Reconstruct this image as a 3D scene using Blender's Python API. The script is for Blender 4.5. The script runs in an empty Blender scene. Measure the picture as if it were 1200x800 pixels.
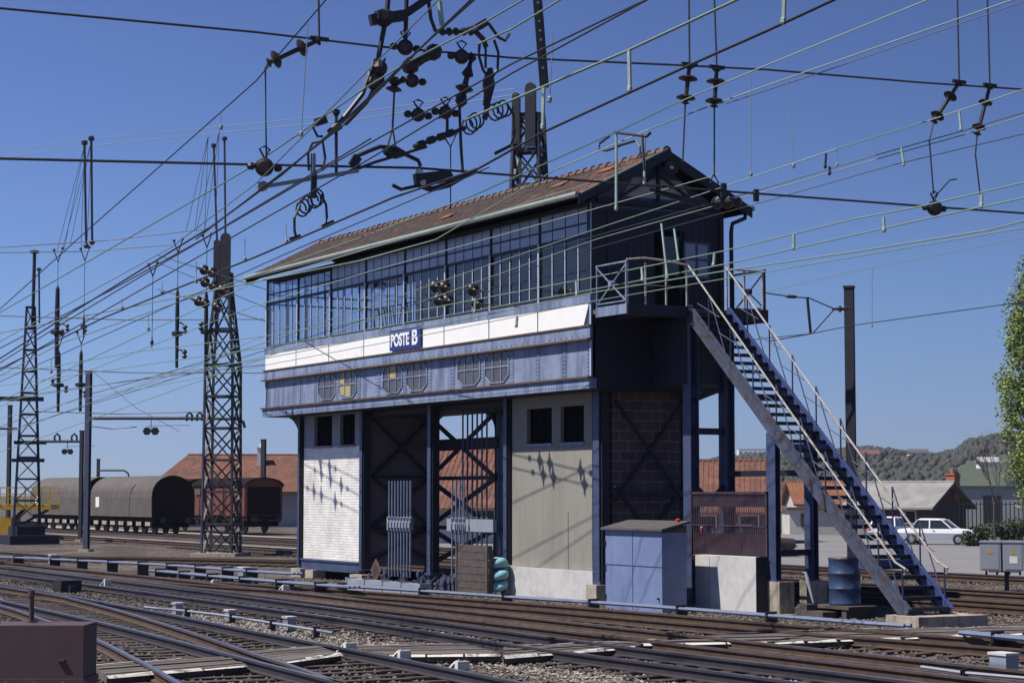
import bpy, math, random
from mathutils import Vector, Matrix
from math import radians as R, sin, cos, pi
random.seed(7)
sc = bpy.context.scene
# ------------------------------------------------------------------ camera, sky, sun, exposure
F = 2362.8; YAW = 1.0642; PITCH = .0755
CP = Vector((42.97, -26.13, 2.8))
FW = Vector((-sin(YAW)*cos(PITCH), cos(YAW)*cos(PITCH), sin(PITCH)))
RT = Vector((cos(YAW), sin(YAW), 0)); UP = RT.cross(FW)
cam = bpy.data.cameras.new('camera'); co = bpy.data.objects.new('camera', cam)
sc.collection.objects.link(co); sc.camera = co
M3 = Matrix((RT, UP, -FW)).transposed()
co.matrix_world = Matrix.Translation(CP) @ M3.to_4x4()
cam.sensor_width = 36; cam.lens = F/1200*36; cam.clip_end = 9000; cam.clip_start = .5
SEL = R(58); SAZ = R(13)
SD = Vector((-sin(SAZ)*cos(SEL), -cos(SAZ)*cos(SEL), sin(SEL)))
world = bpy.data.worlds.new('World'); sc.world = world; world.use_nodes = True
wn = world.node_tree.nodes; wl = world.node_tree.links
bg = wn['Background']
sky = wn.new('ShaderNodeTexSky'); sky.sky_type = 'NISHITA'; sky.sun_disc = False
sky.sun_elevation = SEL; sky.sun_rotation = math.atan2(SD.x, SD.y)
sky.air_density = .85; sky.dust_density = .0; sky.ozone_density = 5.0; sky.altitude = 300
hs = wn.new('ShaderNodeMixRGB'); hs.blend_type = 'MULTIPLY'; hs.inputs[0].default_value = 1
hs.inputs[2].default_value = (.80, .76, .90, 1)
wl.new(sky.outputs[0], hs.inputs[1])
# air colour of the clear spring sky: deeper blue toward the horizon, a little brighter toward the sun's side
tcw = wn.new('ShaderNodeTexCoord'); spw = wn.new('ShaderNodeSeparateXYZ'); wl.new(tcw.outputs['Generated'], spw.inputs[0])
rw = wn.new('ShaderNodeValToRGB'); mw = wn.new('ShaderNodeMapRange'); mw.inputs[1].default_value = 0; mw.inputs[2].default_value = .5
wl.new(spw.outputs[2], mw.inputs[0]); wl.new(mw.outputs[0], rw.inputs[0])
ew = rw.color_ramp.elements; ew[0].color = (.56, .70, .92, 1); ew[1].position = .48; ew[1].color = (.67, .73, .89, 1); e3 = ew.new(.18); e3.color = (.70, .83, .97, 1)
dw = wn.new('ShaderNodeVectorMath'); dw.operation = 'DOT_PRODUCT'; dw.inputs[1].default_value = RT; wl.new(tcw.outputs['Generated'], dw.inputs[0])
mz = wn.new('ShaderNodeMapRange'); mz.inputs[1].default_value = -.3; mz.inputs[2].default_value = .3; mz.inputs[3].default_value = 1.42; mz.inputs[4].default_value = .98
wl.new(dw.outputs['Value'], mz.inputs[0])
x1w = wn.new('ShaderNodeMixRGB'); x1w.blend_type = 'MULTIPLY'; x1w.inputs[0].default_value = 1; wl.new(hs.outputs[0], x1w.inputs[1]); wl.new(rw.outputs[0], x1w.inputs[2])
x2w = wn.new('ShaderNodeVectorMath'); x2w.operation = 'SCALE'; wl.new(x1w.outputs[0], x2w.inputs[0]); wl.new(mz.outputs[0], x2w.inputs['Scale'])
wl.new(x2w.outputs[0], bg.inputs[0]); bg.inputs[1].default_value = .074
sl = bpy.data.lights.new('sun', 'SUN'); sl.energy = 5.0; sl.angle = R(.53); sl.color = (1, .945, .86)
so = bpy.data.objects.new('sun', sl); sc.collection.objects.link(so)
so.rotation_euler = SD.to_track_quat('Z', 'Y').to_euler()
sc.view_settings.view_transform = 'Standard'; sc.view_settings.look = 'None'
sc.view_settings.exposure = 0.32; sc.view_settings.gamma = 1
sc.cycles.max_bounces = 5; sc.cycles.diffuse_bounces = 2; sc.cycles.transparent_max_bounces = 16

# ------------------------------------------------------------------ photo pixel -> world point on a real plane
def ray(x, y): return FW + RT*((x-600)/F) - UP*((y-400)/F)
def hit(x, y, ax, v):
    r = ray(x, y); return CP + r*((v-CP[ax])/r[ax])
def G(x, y, z=0): return hit(x, y, 2, z)
def D(x, y, d): return CP + ray(x, y)*d

# ------------------------------------------------------------------ helpers
Z = Vector((0, 0, 1))
class MB:
    def __init__(s): s.v = []; s.f = []; s.m = []; s.k = 0
    def add(s, vs, fs):
        o = len(s.v); s.v += [Vector(a) for a in vs]
        for f in fs: s.f.append([i+o for i in f]); s.m.append(s.k)
        return s
    def box(s, x0, x1, y0, y1, z0, z1):
        return s.add([(x, y, z) for z in (z0, z1) for y in (y0, y1) for x in (x0, x1)],
                     [(0, 2, 3, 1), (4, 5, 7, 6), (0, 1, 5, 4), (1, 3, 7, 5), (3, 2, 6, 7), (2, 0, 4, 6)])
    def obox(s, c, a, b, d):   # centre, three half-axis vectors
        c = Vector(c)
        return s.add([c+a*i+b*j+d*k for k in (-1, 1) for j in (-1, 1) for i in (-1, 1)],
                     [(0, 2, 3, 1), (4, 5, 7, 6), (0, 1, 5, 4), (1, 3, 7, 5), (3, 2, 6, 7), (2, 0, 4, 6)])
    def bar(s, p, q, w, h=None, up=Z):
        p = Vector(p); q = Vector(q); h = h or w; d = q-p
        if d.length < 1e-5: return s
        n = d.normalized()
        a = n.cross(up)
        if a.length < 1e-3: a = n.cross(Vector((0, 1, 0)))
        a.normalize(); b = a.cross(n)
        return s.obox((p+q)/2, d/2, a*(w/2), b*(h/2))
    def angle(s, p, q, w, t=.012, up=Z):  # rolled steel angle
        p = Vector(p); q = Vector(q); n = (q-p).normalized(); a = n.cross(up)
        if a.length < 1e-3: a = n.cross(Vector((0, 1, 0)))
        a.normalize(); b = a.cross(n)
        s.obox((p+q)/2, (q-p)/2, a*(w/2), b*(t/2)); return s.obox((p+q)/2+a*(w/2-t/2)+b*(w/2+t/2), (q-p)/2, a*(t/2), b*(w/2))
    def tube(s, pts, r, n=6, caps=True):
        pts = [Vector(p) for p in pts]; rr = r if isinstance(r, (list, tuple)) else [r]*len(pts)
        o = len(s.v); ref = None; vs = []; fs = []
        for i, p in enumerate(pts):
            t = (pts[min(i+1, len(pts)-1)]-pts[max(i-1, 0)])
            if t.length < 1e-9: t = Vector((0, 0, 1))
            t.normalize()
            if ref is None: ref = Z if abs(t.z) < .9 else Vector((1, 0, 0))
            a = t.cross(ref)
            if a.length < 1e-3: a = t.cross(Vector((0, 1, 0)))
            a.normalize(); b = t.cross(a)
            for k in range(n):
                w = 2*pi*k/n; vs.append(p+(a*cos(w)+b*sin(w))*rr[i])
        for i in range(len(pts)-1):
            for k in range(n):
                fs.append((i*n+k, i*n+(k+1) % n, (i+1)*n+(k+1) % n, (i+1)*n+k))
        if caps: fs.append(tuple(range(n-1, -1, -1))); fs.append(tuple((len(pts)-1)*n+k for k in range(n)))
        return s.add(vs, fs)
    def lathe(s, p, d, prof, n=10):   # prof: (distance along d, radius)
        p = Vector(p); d = Vector(d).normalized()
        a = d.cross(Z)
        if a.length < 1e-3: a = Vector((1, 0, 0))
        a.normalize(); b = d.cross(a); vs = []; fs = []
        for t, r in prof:
            for k in range(n):
                w = 2*pi*k/n; vs.append(p+d*t+(a*cos(w)+b*sin(w))*r)
        for i in range(len(prof)-1):
            for k in range(n): fs.append((i*n+k, i*n+(k+1) % n, (i+1)*n+(k+1) % n, (i+1)*n+k))
        fs.append(tuple(range(n-1, -1, -1))); fs.append(tuple((len(prof)-1)*n+k for k in range(n)))
        return s.add(vs, fs)
    def ball(s, c, r, n=10, sx=1):
        c = Vector(c); pr = [(-r*cos(pi*i/6), max(.002, r*sin(pi*i/6))) for i in range(7)]
        return s.lathe(c, Vector((RT.x, RT.y, .0)), pr, n)
    def prism(s, poly, ext):
        n = len(poly); e = Vector(ext); vs = [Vector(p) for p in poly]; vs += [p+e for p in vs]
        fs = [tuple(range(n-1, -1, -1)), tuple(range(n, 2*n))]+[(i, (i+1) % n, n+(i+1) % n, n+i) for i in range(n)]
        return s.add(vs, fs)
    def each(s, name, mats, parent=None, local=False, label=None):
        vs, fs = s.v, s.f; seen = list(range(len(vs)))
        def find(i):
            while seen[i] != i: seen[i] = seen[seen[i]]; i = seen[i]
            return i
        for f in fs:
            for q in f[1:]: seen[find(q)] = find(f[0])
        grp = {}
        for f in fs: grp.setdefault(find(f[0]), []).append(f)
        out = []
        for k in grp:
            b = MB(); ids = sorted(set(i for f in grp[k] for i in f)); mp = {i: j for j, i in enumerate(ids)}
            b.add([vs[i] for i in ids], [[mp[i] for i in f] for f in grp[k]]); out.append(b.build(name, mats, parent, local=local))
        return out
    def build(s, name, mats, parent=None, smooth=False, local=False):
        me = bpy.data.meshes.new(name)
        off = Vector((0, 0, 0))
        if parent is not None and not local:
            r = parent
            while r.parent: r = r.parent
            off = r.location
        if parent is None and not local and s.v:
            xs = [v.x for v in s.v]; ys = [v.y for v in s.v]; zs = [v.z for v in s.v]
            off = Vector(((min(xs)+max(xs))/2, (min(ys)+max(ys))/2, min(zs)))
        me.from_pydata([v-off for v in s.v], [], s.f)
        if not isinstance(mats, (list, tuple)): mats = [mats]
        for m in mats: me.materials.append(m)
        if len(mats) > 1: me.polygons.foreach_set('material_index', s.m)
        if smooth: me.polygons.foreach_set('use_smooth', [True]*len(me.polygons))
        me.update(); o = bpy.data.objects.new(name, me); sc.collection.objects.link(o)
        if parent is not None: o.parent = parent
        elif not local: o.location = off
        return o

def tag(o, label=None, cat=None, group=None, kind=None):
    if label: o['label'] = label
    if cat: o['category'] = cat
    if group: o['group'] = group
    if kind: o['kind'] = kind
    return o
def empty(name, loc, label, cat, group=None, rz=0):
    o = bpy.data.objects.new(name, None); sc.collection.objects.link(o); o.location = loc
    o.rotation_euler = (0, 0, rz); o.empty_display_size = .3
    return tag(o, label, cat, group)
def dup(root, loc, rz=None, label=None):
    r = root.copy(); sc.collection.objects.link(r); r.location = loc
    if rz is not None: r.rotation_euler = (0, 0, rz)
    if label: r['label'] = label
    for ch in list(root.children):
        c = ch.copy(); sc.collection.objects.link(c); c.parent = r
        for g in list(ch.children):
            e = g.copy(); sc.collection.objects.link(e); e.parent = c
    return r

# ------------------------------------------------------------------ materials
def mat(name, col, rough=.7, metal=0., var=.25, scale=3., bump=0., bscale=40., col2=None, mix=(.5, .62), mscale=2., streak=False, spec=.5):
    m = bpy.data.materials.new(name); m.use_nodes = True; nt = m.node_tree; n = nt.nodes; l = nt.links
    b = n['Principled BSDF']; b.inputs['Roughness'].default_value = rough; b.inputs['Metallic'].default_value = metal
    b.inputs['Specular IOR Level'].default_value = spec
    tc = n.new('ShaderNodeTexCoord'); mp = n.new('ShaderNodeMapping'); l.new(tc.outputs['Object'], mp.inputs[0])
    nz = n.new('ShaderNodeTexNoise'); nz.inputs['Scale'].default_value = scale; nz.inputs['Detail'].default_value = 6; nz.inputs['Roughness'].default_value = .65
    l.new(mp.outputs[0], nz.inputs['Vector'])
    rp = n.new('ShaderNodeValToRGB'); rp.color_ramp.elements[0].position = .3; rp.color_ramp.elements[1].position = .72
    lo = [max(0, c*(1-var)) for c in col]; hi = [min(1, c*(1+var)) for c in col]
    rp.color_ramp.elements[0].color = (*lo, 1); rp.color_ramp.elements[1].color = (*hi, 1)
    l.new(nz.outputs['Fac'], rp.inputs[0]); out = rp.outputs[0]
    if col2:
        n2 = n.new('ShaderNodeTexNoise'); n2.inputs['Scale'].default_value = mscale; n2.inputs['Detail'].default_value = 8; n2.inputs['Roughness'].default_value = .7
        mp2 = n.new('ShaderNodeMapping'); l.new(tc.outputs['Object'], mp2.inputs[0])
        mp2.inputs['Location'].default_value = (3.1, 7.7, 1.3)
        if streak: mp2.inputs['Scale'].default_value = (1, 1, .16)
        l.new(mp2.outputs[0], n2.inputs['Vector'])
        r2 = n.new('ShaderNodeValToRGB'); r2.color_ramp.elements[0].position = mix[0]; r2.color_ramp.elements[1].position = mix[1]
        l.new(n2.outputs['Fac'], r2.inputs[0])
        mx = n.new('ShaderNodeMixRGB'); l.new(r2.outputs[0], mx.inputs[0]); l.new(out, mx.inputs[1]); mx.inputs[2].default_value = (*col2, 1); out = mx.outputs[0]
    l.new(out, b.inputs['Base Color'])
    if bump:
        nb = n.new('ShaderNodeTexNoise'); nb.inputs['Scale'].default_value = bscale; nb.inputs['Detail'].default_value = 4
        l.new(tc.outputs['Object'], nb.inputs['Vector'])
        bp = n.new('ShaderNodeBump'); bp.inputs['Strength'].default_value = bump; bp.inputs['Distance'].default_value = .03
        l.new(nb.outputs['Fac'], bp.inputs['Height']); l.new(bp.outputs[0], b.inputs['Normal'])
    m['b'] = 1
    return m
def brickmat(name, c1, c2, mortar, axes='XZ', bw=.22, bh=.075, ms=.012, rough=.6, bump=.4, spec=.4):
    m = mat(name, c1, rough, spec=spec); nt = m.node_tree; n = nt.nodes; l = nt.links; b = n['Principled BSDF']
    tc = n.new('ShaderNodeTexCoord'); sp = n.new('ShaderNodeSeparateXYZ'); cb = n.new('ShaderNodeCombineXYZ')
    l.new(tc.outputs['Object'], sp.inputs[0]); l.new(sp.outputs[axes[0]], cb.inputs[0]); l.new(sp.outputs[axes[1]], cb.inputs[1])
    bt = n.new('ShaderNodeTexBrick'); l.new(cb.outputs[0], bt.inputs['Vector'])
    bt.inputs['Color1'].default_value = (*c1, 1); bt.inputs['Color2'].default_value = (*c2, 1); bt.inputs['Mortar'].default_value = (*mortar, 1)
    bt.inputs['Scale'].default_value = 1; bt.inputs['Mortar Size'].default_value = ms; bt.inputs['Brick Width'].default_value = bw; bt.inputs['Row Height'].default_value = bh
    nz = n.new('ShaderNodeTexNoise'); nz.inputs['Scale'].default_value = 1.3; nz.inputs['Detail'].default_value = 7; l.new(tc.outputs['Object'], nz.inputs['Vector'])
    mr = n.new('ShaderNodeMapRange'); mr.inputs[1].default_value = .3; mr.inputs[2].default_value = .7; mr.inputs[3].default_value = .78; mr.inputs[4].default_value = 1.12
    l.new(nz.outputs['Fac'], mr.inputs[0])
    mx = n.new('ShaderNodeMixRGB'); mx.blend_type = 'MULTIPLY'; mx.inputs[0].default_value = 1
    l.new(bt.outputs['Color'], mx.inputs[1]); l.new(mr.outputs[0], mx.inputs[2]); l.new(mx.outputs[0], b.inputs['Base Color'])
    bp = n.new('ShaderNodeBump'); bp.inputs['Strength'].default_value = bump; bp.inputs['Distance'].default_value = .01; bp.invert = True
    l.new(bt.outputs['Fac'], bp.inputs['Height']); l.new(bp.outputs[0], b.inputs['Normal'])
    return m
def glassmat(name, tint, refl=.12, rough=.02, trans=.85):
    m = bpy.data.materials.new(name); m.use_nodes = True; nt = m.node_tree; n = nt.nodes; l = nt.links
    n.remove(n['Principled BSDF']); o = n['Material Output']
    t = n.new('ShaderNodeBsdfTransparent'); t.inputs[0].default_value = (*tint, 1)
    g = n.new('ShaderNodeBsdfGlossy'); g.inputs['Roughness'].default_value = rough; g.inputs[0].default_value = (.9, .93, 1, 1)
    d = n.new('ShaderNodeBsdfDiffuse'); d.inputs[0].default_value = (.22, .22, .2, 1)
    tc = n.new('ShaderNodeTexCoord'); nz = n.new('ShaderNodeTexNoise'); nz.inputs['Scale'].default_value = 2.2; nz.inputs['Detail'].default_value = 6
    l.new(tc.outputs['Object'], nz.inputs['Vector'])
    mr = n.new('ShaderNodeMapRange'); mr.inputs[3].default_value = .0; mr.inputs[4].default_value = (1-trans)*1.6
    l.new(nz.outputs['Fac'], mr.inputs[0])
    lw = n.new('ShaderNodeLayerWeight'); lw.inputs[0].default_value = .5; pw = n.new('ShaderNodeMath'); pw.operation = 'POWER'; pw.inputs[1].default_value = 4; l.new(lw.outputs['Facing'], pw.inputs[0])
    ml = n.new('ShaderNodeMath'); ml.operation = 'ADD'; ml.inputs[1].default_value = refl; l.new(pw.outputs[0], ml.inputs[0])
    m1 = n.new('ShaderNodeMixShader'); m2 = n.new('ShaderNodeMixShader')
    l.new(mr.outputs[0], m1.inputs[0]); l.new(t.outputs[0], m1.inputs[1]); l.new(d.outputs[0], m1.inputs[2])
    l.new(ml.outputs[0], m2.inputs[0]); l.new(m1.outputs[0], m2.inputs[1]); l.new(g.outputs[0], m2.inputs[2]); l.new(m2.outputs[0], o.inputs[0])
    return m
MT = {}
MT['blue'] = mat('blue_paint', (.215, .265, .385), .6, var=.2, scale=2.4, col2=(.10, .125, .22), mix=(.47, .64), mscale=1.8, streak=True, bump=.1)
MT['blue_dk'] = mat('dark_blue_paint', (.048, .066, .135), .5, var=.25, scale=3, col2=(.03, .03, .06), mix=(.55, .7), mscale=3, streak=True)
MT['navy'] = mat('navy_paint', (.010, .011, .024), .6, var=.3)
MT['blue_box'] = mat('blue_sheet', (.165, .21, .36), .5, var=.15, scale=2, col2=(.11, .14, .32), mix=(.52, .75), mscale=2.5, streak=True)
MT['stair'] = mat('stair_paint', (.055, .07, .115), .6, var=.35, scale=5, col2=(.06, .04, .034), mix=(.47, .6), mscale=4)
MT['stair_blue'] = mat('stair_side_blue', (.045, .07, .20), .5, var=.3, scale=4, col2=(.05, .05, .1), mix=(.5, .7), mscale=5)
MT['baluster'] = mat('baluster_paint', (.03, .036, .085), .5)
MT['lid'] = mat('tarred_lid', (.075, .07, .068), .9, var=.3, scale=5)
MT['bar'] = mat('sunlit_bar_paint', (.40, .45, .58), .5, var=.12)  # sunlit tone for the lower posts and bars
MT['rail_paint'] = mat('handrail_paint', (.36, .35, .335), .45, var=.2, col2=(.32, .2, .12), mix=(.5, .62), mscale=6)
MT['rustline'] = mat('rusty_edge', (.11, .065, .04), .8, var=.4, scale=8)
MT['white'] = mat('white_board', (.86, .85, .82), .6, var=.04, scale=2, col2=(.60, .50, .42), mix=(.62, .74), mscale=2)
MT['sign'] = mat('sign_enamel', (.012, .02, .16), .3, var=.1)
MT['letter'] = mat('letter_enamel', (.85, .85, .85), .35, var=.03)
MT['tile'] = mat('roof_tile', (.05, .032, .029), .9, var=.45, scale=5, col2=(.12, .055, .035), mix=(.58, .72), mscale=1.4, bump=.5, bscale=25)
MT['ridge'] = mat('ridge_tile', (.13, .08, .06), .85, var=.4, scale=4)
MT['tile_old'] = mat('orange_tile', (.17, .072, .047), .9, var=.45, scale=3.5, col2=(.10, .05, .04), mix=(.45, .62), mscale=.9, bump=.6, bscale=9)
MT['tile_mid'] = mat('bright_roof_tile', (.12, .058, .04), .9, var=.35, scale=6)
MT['tile_new'] = mat('bright_orange_tile', (.22, .09, .048), .9, var=.2, scale=1)
MT['slate'] = mat('fibre_cement', (.22, .215, .205), .9, var=.25, scale=.8)
MT['zinc'] = mat('pale_gutter', (.26, .30, .28), .5, var=.15)
MT['brick_w'] = brickmat('glazed_white_brick', (.94, .92, .88), (.80, .76, .70), (.55, .52, .47), 'XZ', .22, .085, .011, .35, .5)
MT['brick_shade'] = brickmat('shaded_brick', (.30, .32, .38), (.34, .36, .4), (.15, .15, .17), 'XZ', .22, .085, .014, .6)  # the white brick again with the girder's shade put into its colour
MT['brick_p'] = brickmat('old_brick', (.16, .09, .095), (.12, .075, .08), (.07, .05, .055), 'XZ', .24, .08, .012, .8)
MT['brick_side'] = brickmat('shaded_side_brick', (.15, .115, .13), (.12, .095, .11), (.12, .1, .12), 'YZ', .24, .085, .012, .7)  # whitish side brick darkened, its shade put into the colour
MT['block'] = brickmat('concrete_block', (.10, .068, .07), (.08, .055, .06), (.17, .14, .15), 'YZ', .5, .26, .018, .9)
MT['render'] = mat('pebbledash', (.30, .285, .245), .95, var=.16, scale=26, bump=.6, bscale=120, col2=(.225, .21, .185), mix=(.46, .7), mscale=1.1, streak=True)
MT['conc'] = mat('pale_concrete', (.52, .51, .5), .9, var=.1, scale=4, bump=.15, col2=(.40, .39, .38), mix=(.5, .7), mscale=1.2)
MT['conc2'] = mat('weathered_concrete', (.36, .32, .26), .9, var=.25, scale=6, bump=.3, col2=(.17, .12, .08), mix=(.5, .66), mscale=3, streak=True)
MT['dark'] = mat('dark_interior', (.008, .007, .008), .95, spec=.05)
MT['room'] = mat('room_lining', (.028, .026, .032), .9)
MT['steel'] = mat('tower_steel', (.024, .025, .038), .6, var=.3)
MT['steel_b'] = mat('pole_steel', (.055, .062, .11), .55, var=.2)
MT['black'] = mat('black_metal', (.014, .014, .018), .5, var=.3)
MT['wire'] = mat('dark_wire', (.022, .022, .025), .5)
MT['wire_g'] = mat('verdigris_wire', (.18, .26, .19), .55, var=.1)
MT['wire_p'] = mat('grey_wire', (.22, .27, .28), .55, var=.1)
MT['tab'] = mat('pale_dropper', (.34, .45, .39), .5)
MT['insul'] = mat('brown_insulator', (.022, .014, .016), .42)
MT['railtop'] = mat('rail_head', (.34, .36, .46), .3, metal=.85, var=.15, scale=2)
MT['rust'] = mat('rail_rust', (.072, .044, .031), .85, var=.35, scale=4)
MT['rust_dk'] = mat('rail_dark', (.035, .028, .035), .7, var=.3, scale=4)
MT['sleeper'] = mat('sleeper_wood', (.055, .042, .036), .9, var=.35, scale=3, bump=.4)
MT['plank'] = mat('plank', (.115, .095, .085), .9, var=.3, scale=2, bump=.4, bscale=15)
MT['edge'] = mat('whitewash', (.62, .6, .54), .9, var=.12, scale=5, col2=(.2, .17, .14), mix=(.54, .6), mscale=3.5)
MT['pipe'] = mat('rodding_paint', (.17, .20, .28), .4, metal=.1, var=.15)
MT['grey'] = mat('grey_enamel', (.26, .28, .33), .5, var=.1)
MT['maroon'] = mat('maroon_sheet', (.082, .05, .055), .7, var=.18, scale=3, col2=(.08, .045, .04), mix=(.5, .7), mscale=4)
MT['mesh'] = mat('rusty_mesh', (.05, .03, .046), .7, var=.3)
MT['drum'] = mat('blue_drum', (.035, .06, .13), .4, var=.3, scale=5, col2=(.11, .07, .05), mix=(.62, .72), mscale=4)
MT['drumtop'] = mat('rust_lid', (.28, .15, .07), .8, var=.3, scale=8)
MT['wood'] = mat('old_wood', (.08, .064, .058), .9, var=.4, scale=4, bump=.4)
MT['sack'] = mat('cyan_sack', (.20, .40, .46), .85, var=.15, scale=6)
MT['yellow'] = mat('yellow_paint', (.50, .30, .02), .5, var=.2)
MT['tarp'] = mat('grey_tarpaulin', (.10, .086, .078), .8, var=.2, scale=1.2, col2=(.08, .068, .064), mix=(.45, .7), mscale=.8)
MT['wagon_red'] = mat('oxide_red', (.13, .04, .032), .8, var=.25, scale=2)
MT['wagon_dk'] = mat('dark_brown', (.013, .008, .008), .9, spec=.15)
MT['carw'] = mat('white_car_paint', (.72, .74, .76), .3, var=.02)
MT['glassd'] = mat('dark_glass', (.02, .022, .026), .08, spec=.8)
MT['tyre'] = mat('rubber', (.012, .012, .012), .8)
MT['chrome'] = mat('hubcap', (.5, .5, .5), .25, metal=.9)
MT['wall_g'] = mat('grey_wall', (.36, .36, .37), .9, var=.12, scale=.8)
MT['wall_c'] = mat('cream_wall', (.5, .48, .43), .9, var=.12, scale=.8)
MT['wall_d'] = mat('brown_wall', (.10, .075, .075), .9, var=.2, scale=.8)
MT['wall_w'] = mat('white_wall', (.7, .7, .68), .9, var=.06, scale=.2)
MT['brick_o'] = mat('chimney_brick', (.33, .13, .08), .9, var=.25, scale=6)
MT['leaf'] = mat('poplar_leaf', (.20, .26, .06), .6, var=.4, scale=1.2)
MT['leaf2'] = mat('poplar_leaf_dark', (.14, .185, .045), .6, var=.4, scale=1.2)
MT['bush'] = mat('hedge_leaf', (.045, .06, .022), .7, var=.4, scale=1.2)
MT['bark'] = mat('bark', (.09, .075, .065), .9, var=.3, scale=8)
MT['woods'] = mat('hill_woods', (.042, .052, .04), .95, var=.35, scale=.03, col2=(.06, .05, .042), mix=(.45, .62), mscale=.012)
MT['hill'] = mat('hill_ground', (.06, .078, .045), .95, var=.3, scale=.01, col2=(.085, .07, .055), mix=(.5, .6), mscale=.006)
MT['red'] = mat('red_paint', (.55, .04, .03), .5)
MT['glass'] = glassmat('window_glass', (.86, .88, .92), .035, .03, .95)
MT['frost'] = mat('whitened_glass', (.25, .29, .38), .25, var=.2, scale=1.5, spec=.6)
MT['glass_o'] = mat('dusty_dark_glass', (.085, .082, .09), .3, var=.25, scale=2, spec=.5)
MT['ypane'] = mat('yellow_pane', (.42, .34, .15), .5, var=.15)

def groundmat():
    m = mat('ballast_ground', (.125, .105, .085), .95); nt = m.node_tree; n = nt.nodes; l = nt.links; b = n['Principled BSDF']
    tc = n.new('ShaderNodeTexCoord')
    vo = n.new('ShaderNodeTexVoronoi'); vo.inputs['Scale'].default_value = 13; l.new(tc.outputs['Object'], vo.inputs['Vector'])
    rp = n.new('ShaderNodeValToRGB'); e = rp.color_ramp.elements
    e[0].color = (.035, .026, .023, 1); e[1].color = (.20, .175, .15, 1); e.new(.5).color = (.085, .068, .058, 1)
    sp = n.new('ShaderNodeSeparateXYZ'); l.new(vo.outputs['Color'], sp.inputs[0]); l.new(sp.outputs[0], rp.inputs[0])
    nz = n.new('ShaderNodeTexNoise'); nz.inputs['Scale'].default_value = .35; nz.inputs['Detail'].default_value = 8; l.new(tc.outputs['Object'], nz.inputs['Vector'])
    r2 = n.new('ShaderNodeValToRGB'); r2.color_ramp.elements[0].position = .42; r2.color_ramp.elements[1].position = .62
    r2.color_ramp.elements[0].color = (.55, .5, .46, 1); r2.color_ramp.elements[1].color = (1.25, 1.2, 1.15, 1); l.new(nz.outputs['Fac'], r2.inputs[0])
    mx = n.new('ShaderNodeMixRGB'); mx.blend_type = 'MULTIPLY'; mx.inputs[0].default_value = 1
    l.new(rp.outputs[0], mx.inputs[1]); l.new(r2.outputs[0], mx.inputs[2]); l.new(mx.outputs[0], b.inputs['Base Color'])
    bp = n.new('ShaderNodeBump'); bp.inputs['Strength'].default_value = .9; bp.inputs['Distance'].default_value = .05
    l.new(vo.outputs['Distance'], bp.inputs['Height']); bp.invert = True; l.new(bp.outputs[0], b.inputs['Normal'])
    return m
MT['ballast'] = groundmat()
MT['ballast_l'] = mat('pale_ballast', (.33, .31, .28), .95, var=.35, scale=9, bump=.8, bscale=14)
MT['asphalt'] = mat('worn_asphalt', (.19, .185, .19), .9, var=.12, scale=.5, bump=.1, col2=(.14, .135, .14), mix=(.5, .7), mscale=.25)
MT['stone'] = mat('ballast_stone', (.125, .105, .09), .95, var=.6, scale=7)
MT['stone_l'] = mat('pale_stone', (.30, .27, .235), .95, var=.4, scale=7)
# ------------------------------------------------------------------ setting: ground, yard, hills
def sheet(name, poly, z, m, kind='structure'):
    b = MB(); b.add([(x, y, z) for x, y in poly], [tuple(range(len(poly)))])
    o = b.build(name, m, local=True); return tag(o, kind=kind)
sheet('ground', [(-3500, -3500), (3500, -3500), (3500, 3500), (-3500, 3500)], 0, MT['ballast'])
MT['grassland'] = mat('far_grass', (.07, .08, .04), .95, var=.3, scale=.02)
sheet('meadow', [(-2600, 95), (600, 95), (600, 3400), (-2600, 3400)], .012, MT['grassland'])
sheet('yard_road', [(-75, 22.5), (60, 22.5), (60, 60), (-75, 60)], .02, MT['asphalt'])
sheet('pale_ballast_strip', [(-140, 12.6), (-22.5, 12.6), (-22.5, 15.0), (-140, 15.0)], .016, MT['ballast_l'])
sheet('platform_path', [(-140, 21.0), (-75.2, 21.0), (-75.2, 25), (-140, 25)], .016, MT['ballast_l'])

prof = [(-900, 574), (300, 574), (560, 566), (700, 558), (790, 546), (840, 534), (870, 530), (905, 529), (935, 530), (960, 527), (1000, 521), (1022, 522), (1060, 526), (1080, 530),
        (1100, 529), (1122, 524), (1136, 513), (1160, 509), (1200, 504), (1300, 496), (1500, 500), (1900, 520), (2400, 560), (3000, 574)]
def ridge(px):
    for (a, ya), (b, yb) in zip(prof, prof[1:]):
        if a <= px <= b: return ya+(yb-ya)*(px-a)/(b-a)
    return 574
def hillz(px, d):
    h = 2.8+max(0, (574-ridge(px)))/F*1450
    t = min(1, max(0, (d-420)/(1450-420))); s = t*t*(3-2*t)
    if d > 1450: s = max(0, 1-(d-1450)/1600)
    return (h-2.8)*s*1.0
hb = MB(); N = 170; dd = [400+70*i for i in range(17)]+[1600, 1900, 2300, 2700]
vs = []; fs = []
for i in range(N+1):
    px = -900+3900*i/N
    r = ray(px, 574); r = Vector((r.x, r.y, 0))
    for d in dd:
        p = CP+r*d; vs.append((p.x, p.y, hillz(px, d)+random.uniform(-1, 1)*(d > 420)-.6*(d <= 420)))
m = len(dd)
for i in range(N):
    for j in range(m-1): fs.append((i*m+j, (i+1)*m+j, (i+1)*m+j+1, i*m+j+1))
hb.add(vs, fs); tag(hb.build('hills', MT['hill'], smooth=True, local=True), kind='structure')
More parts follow.
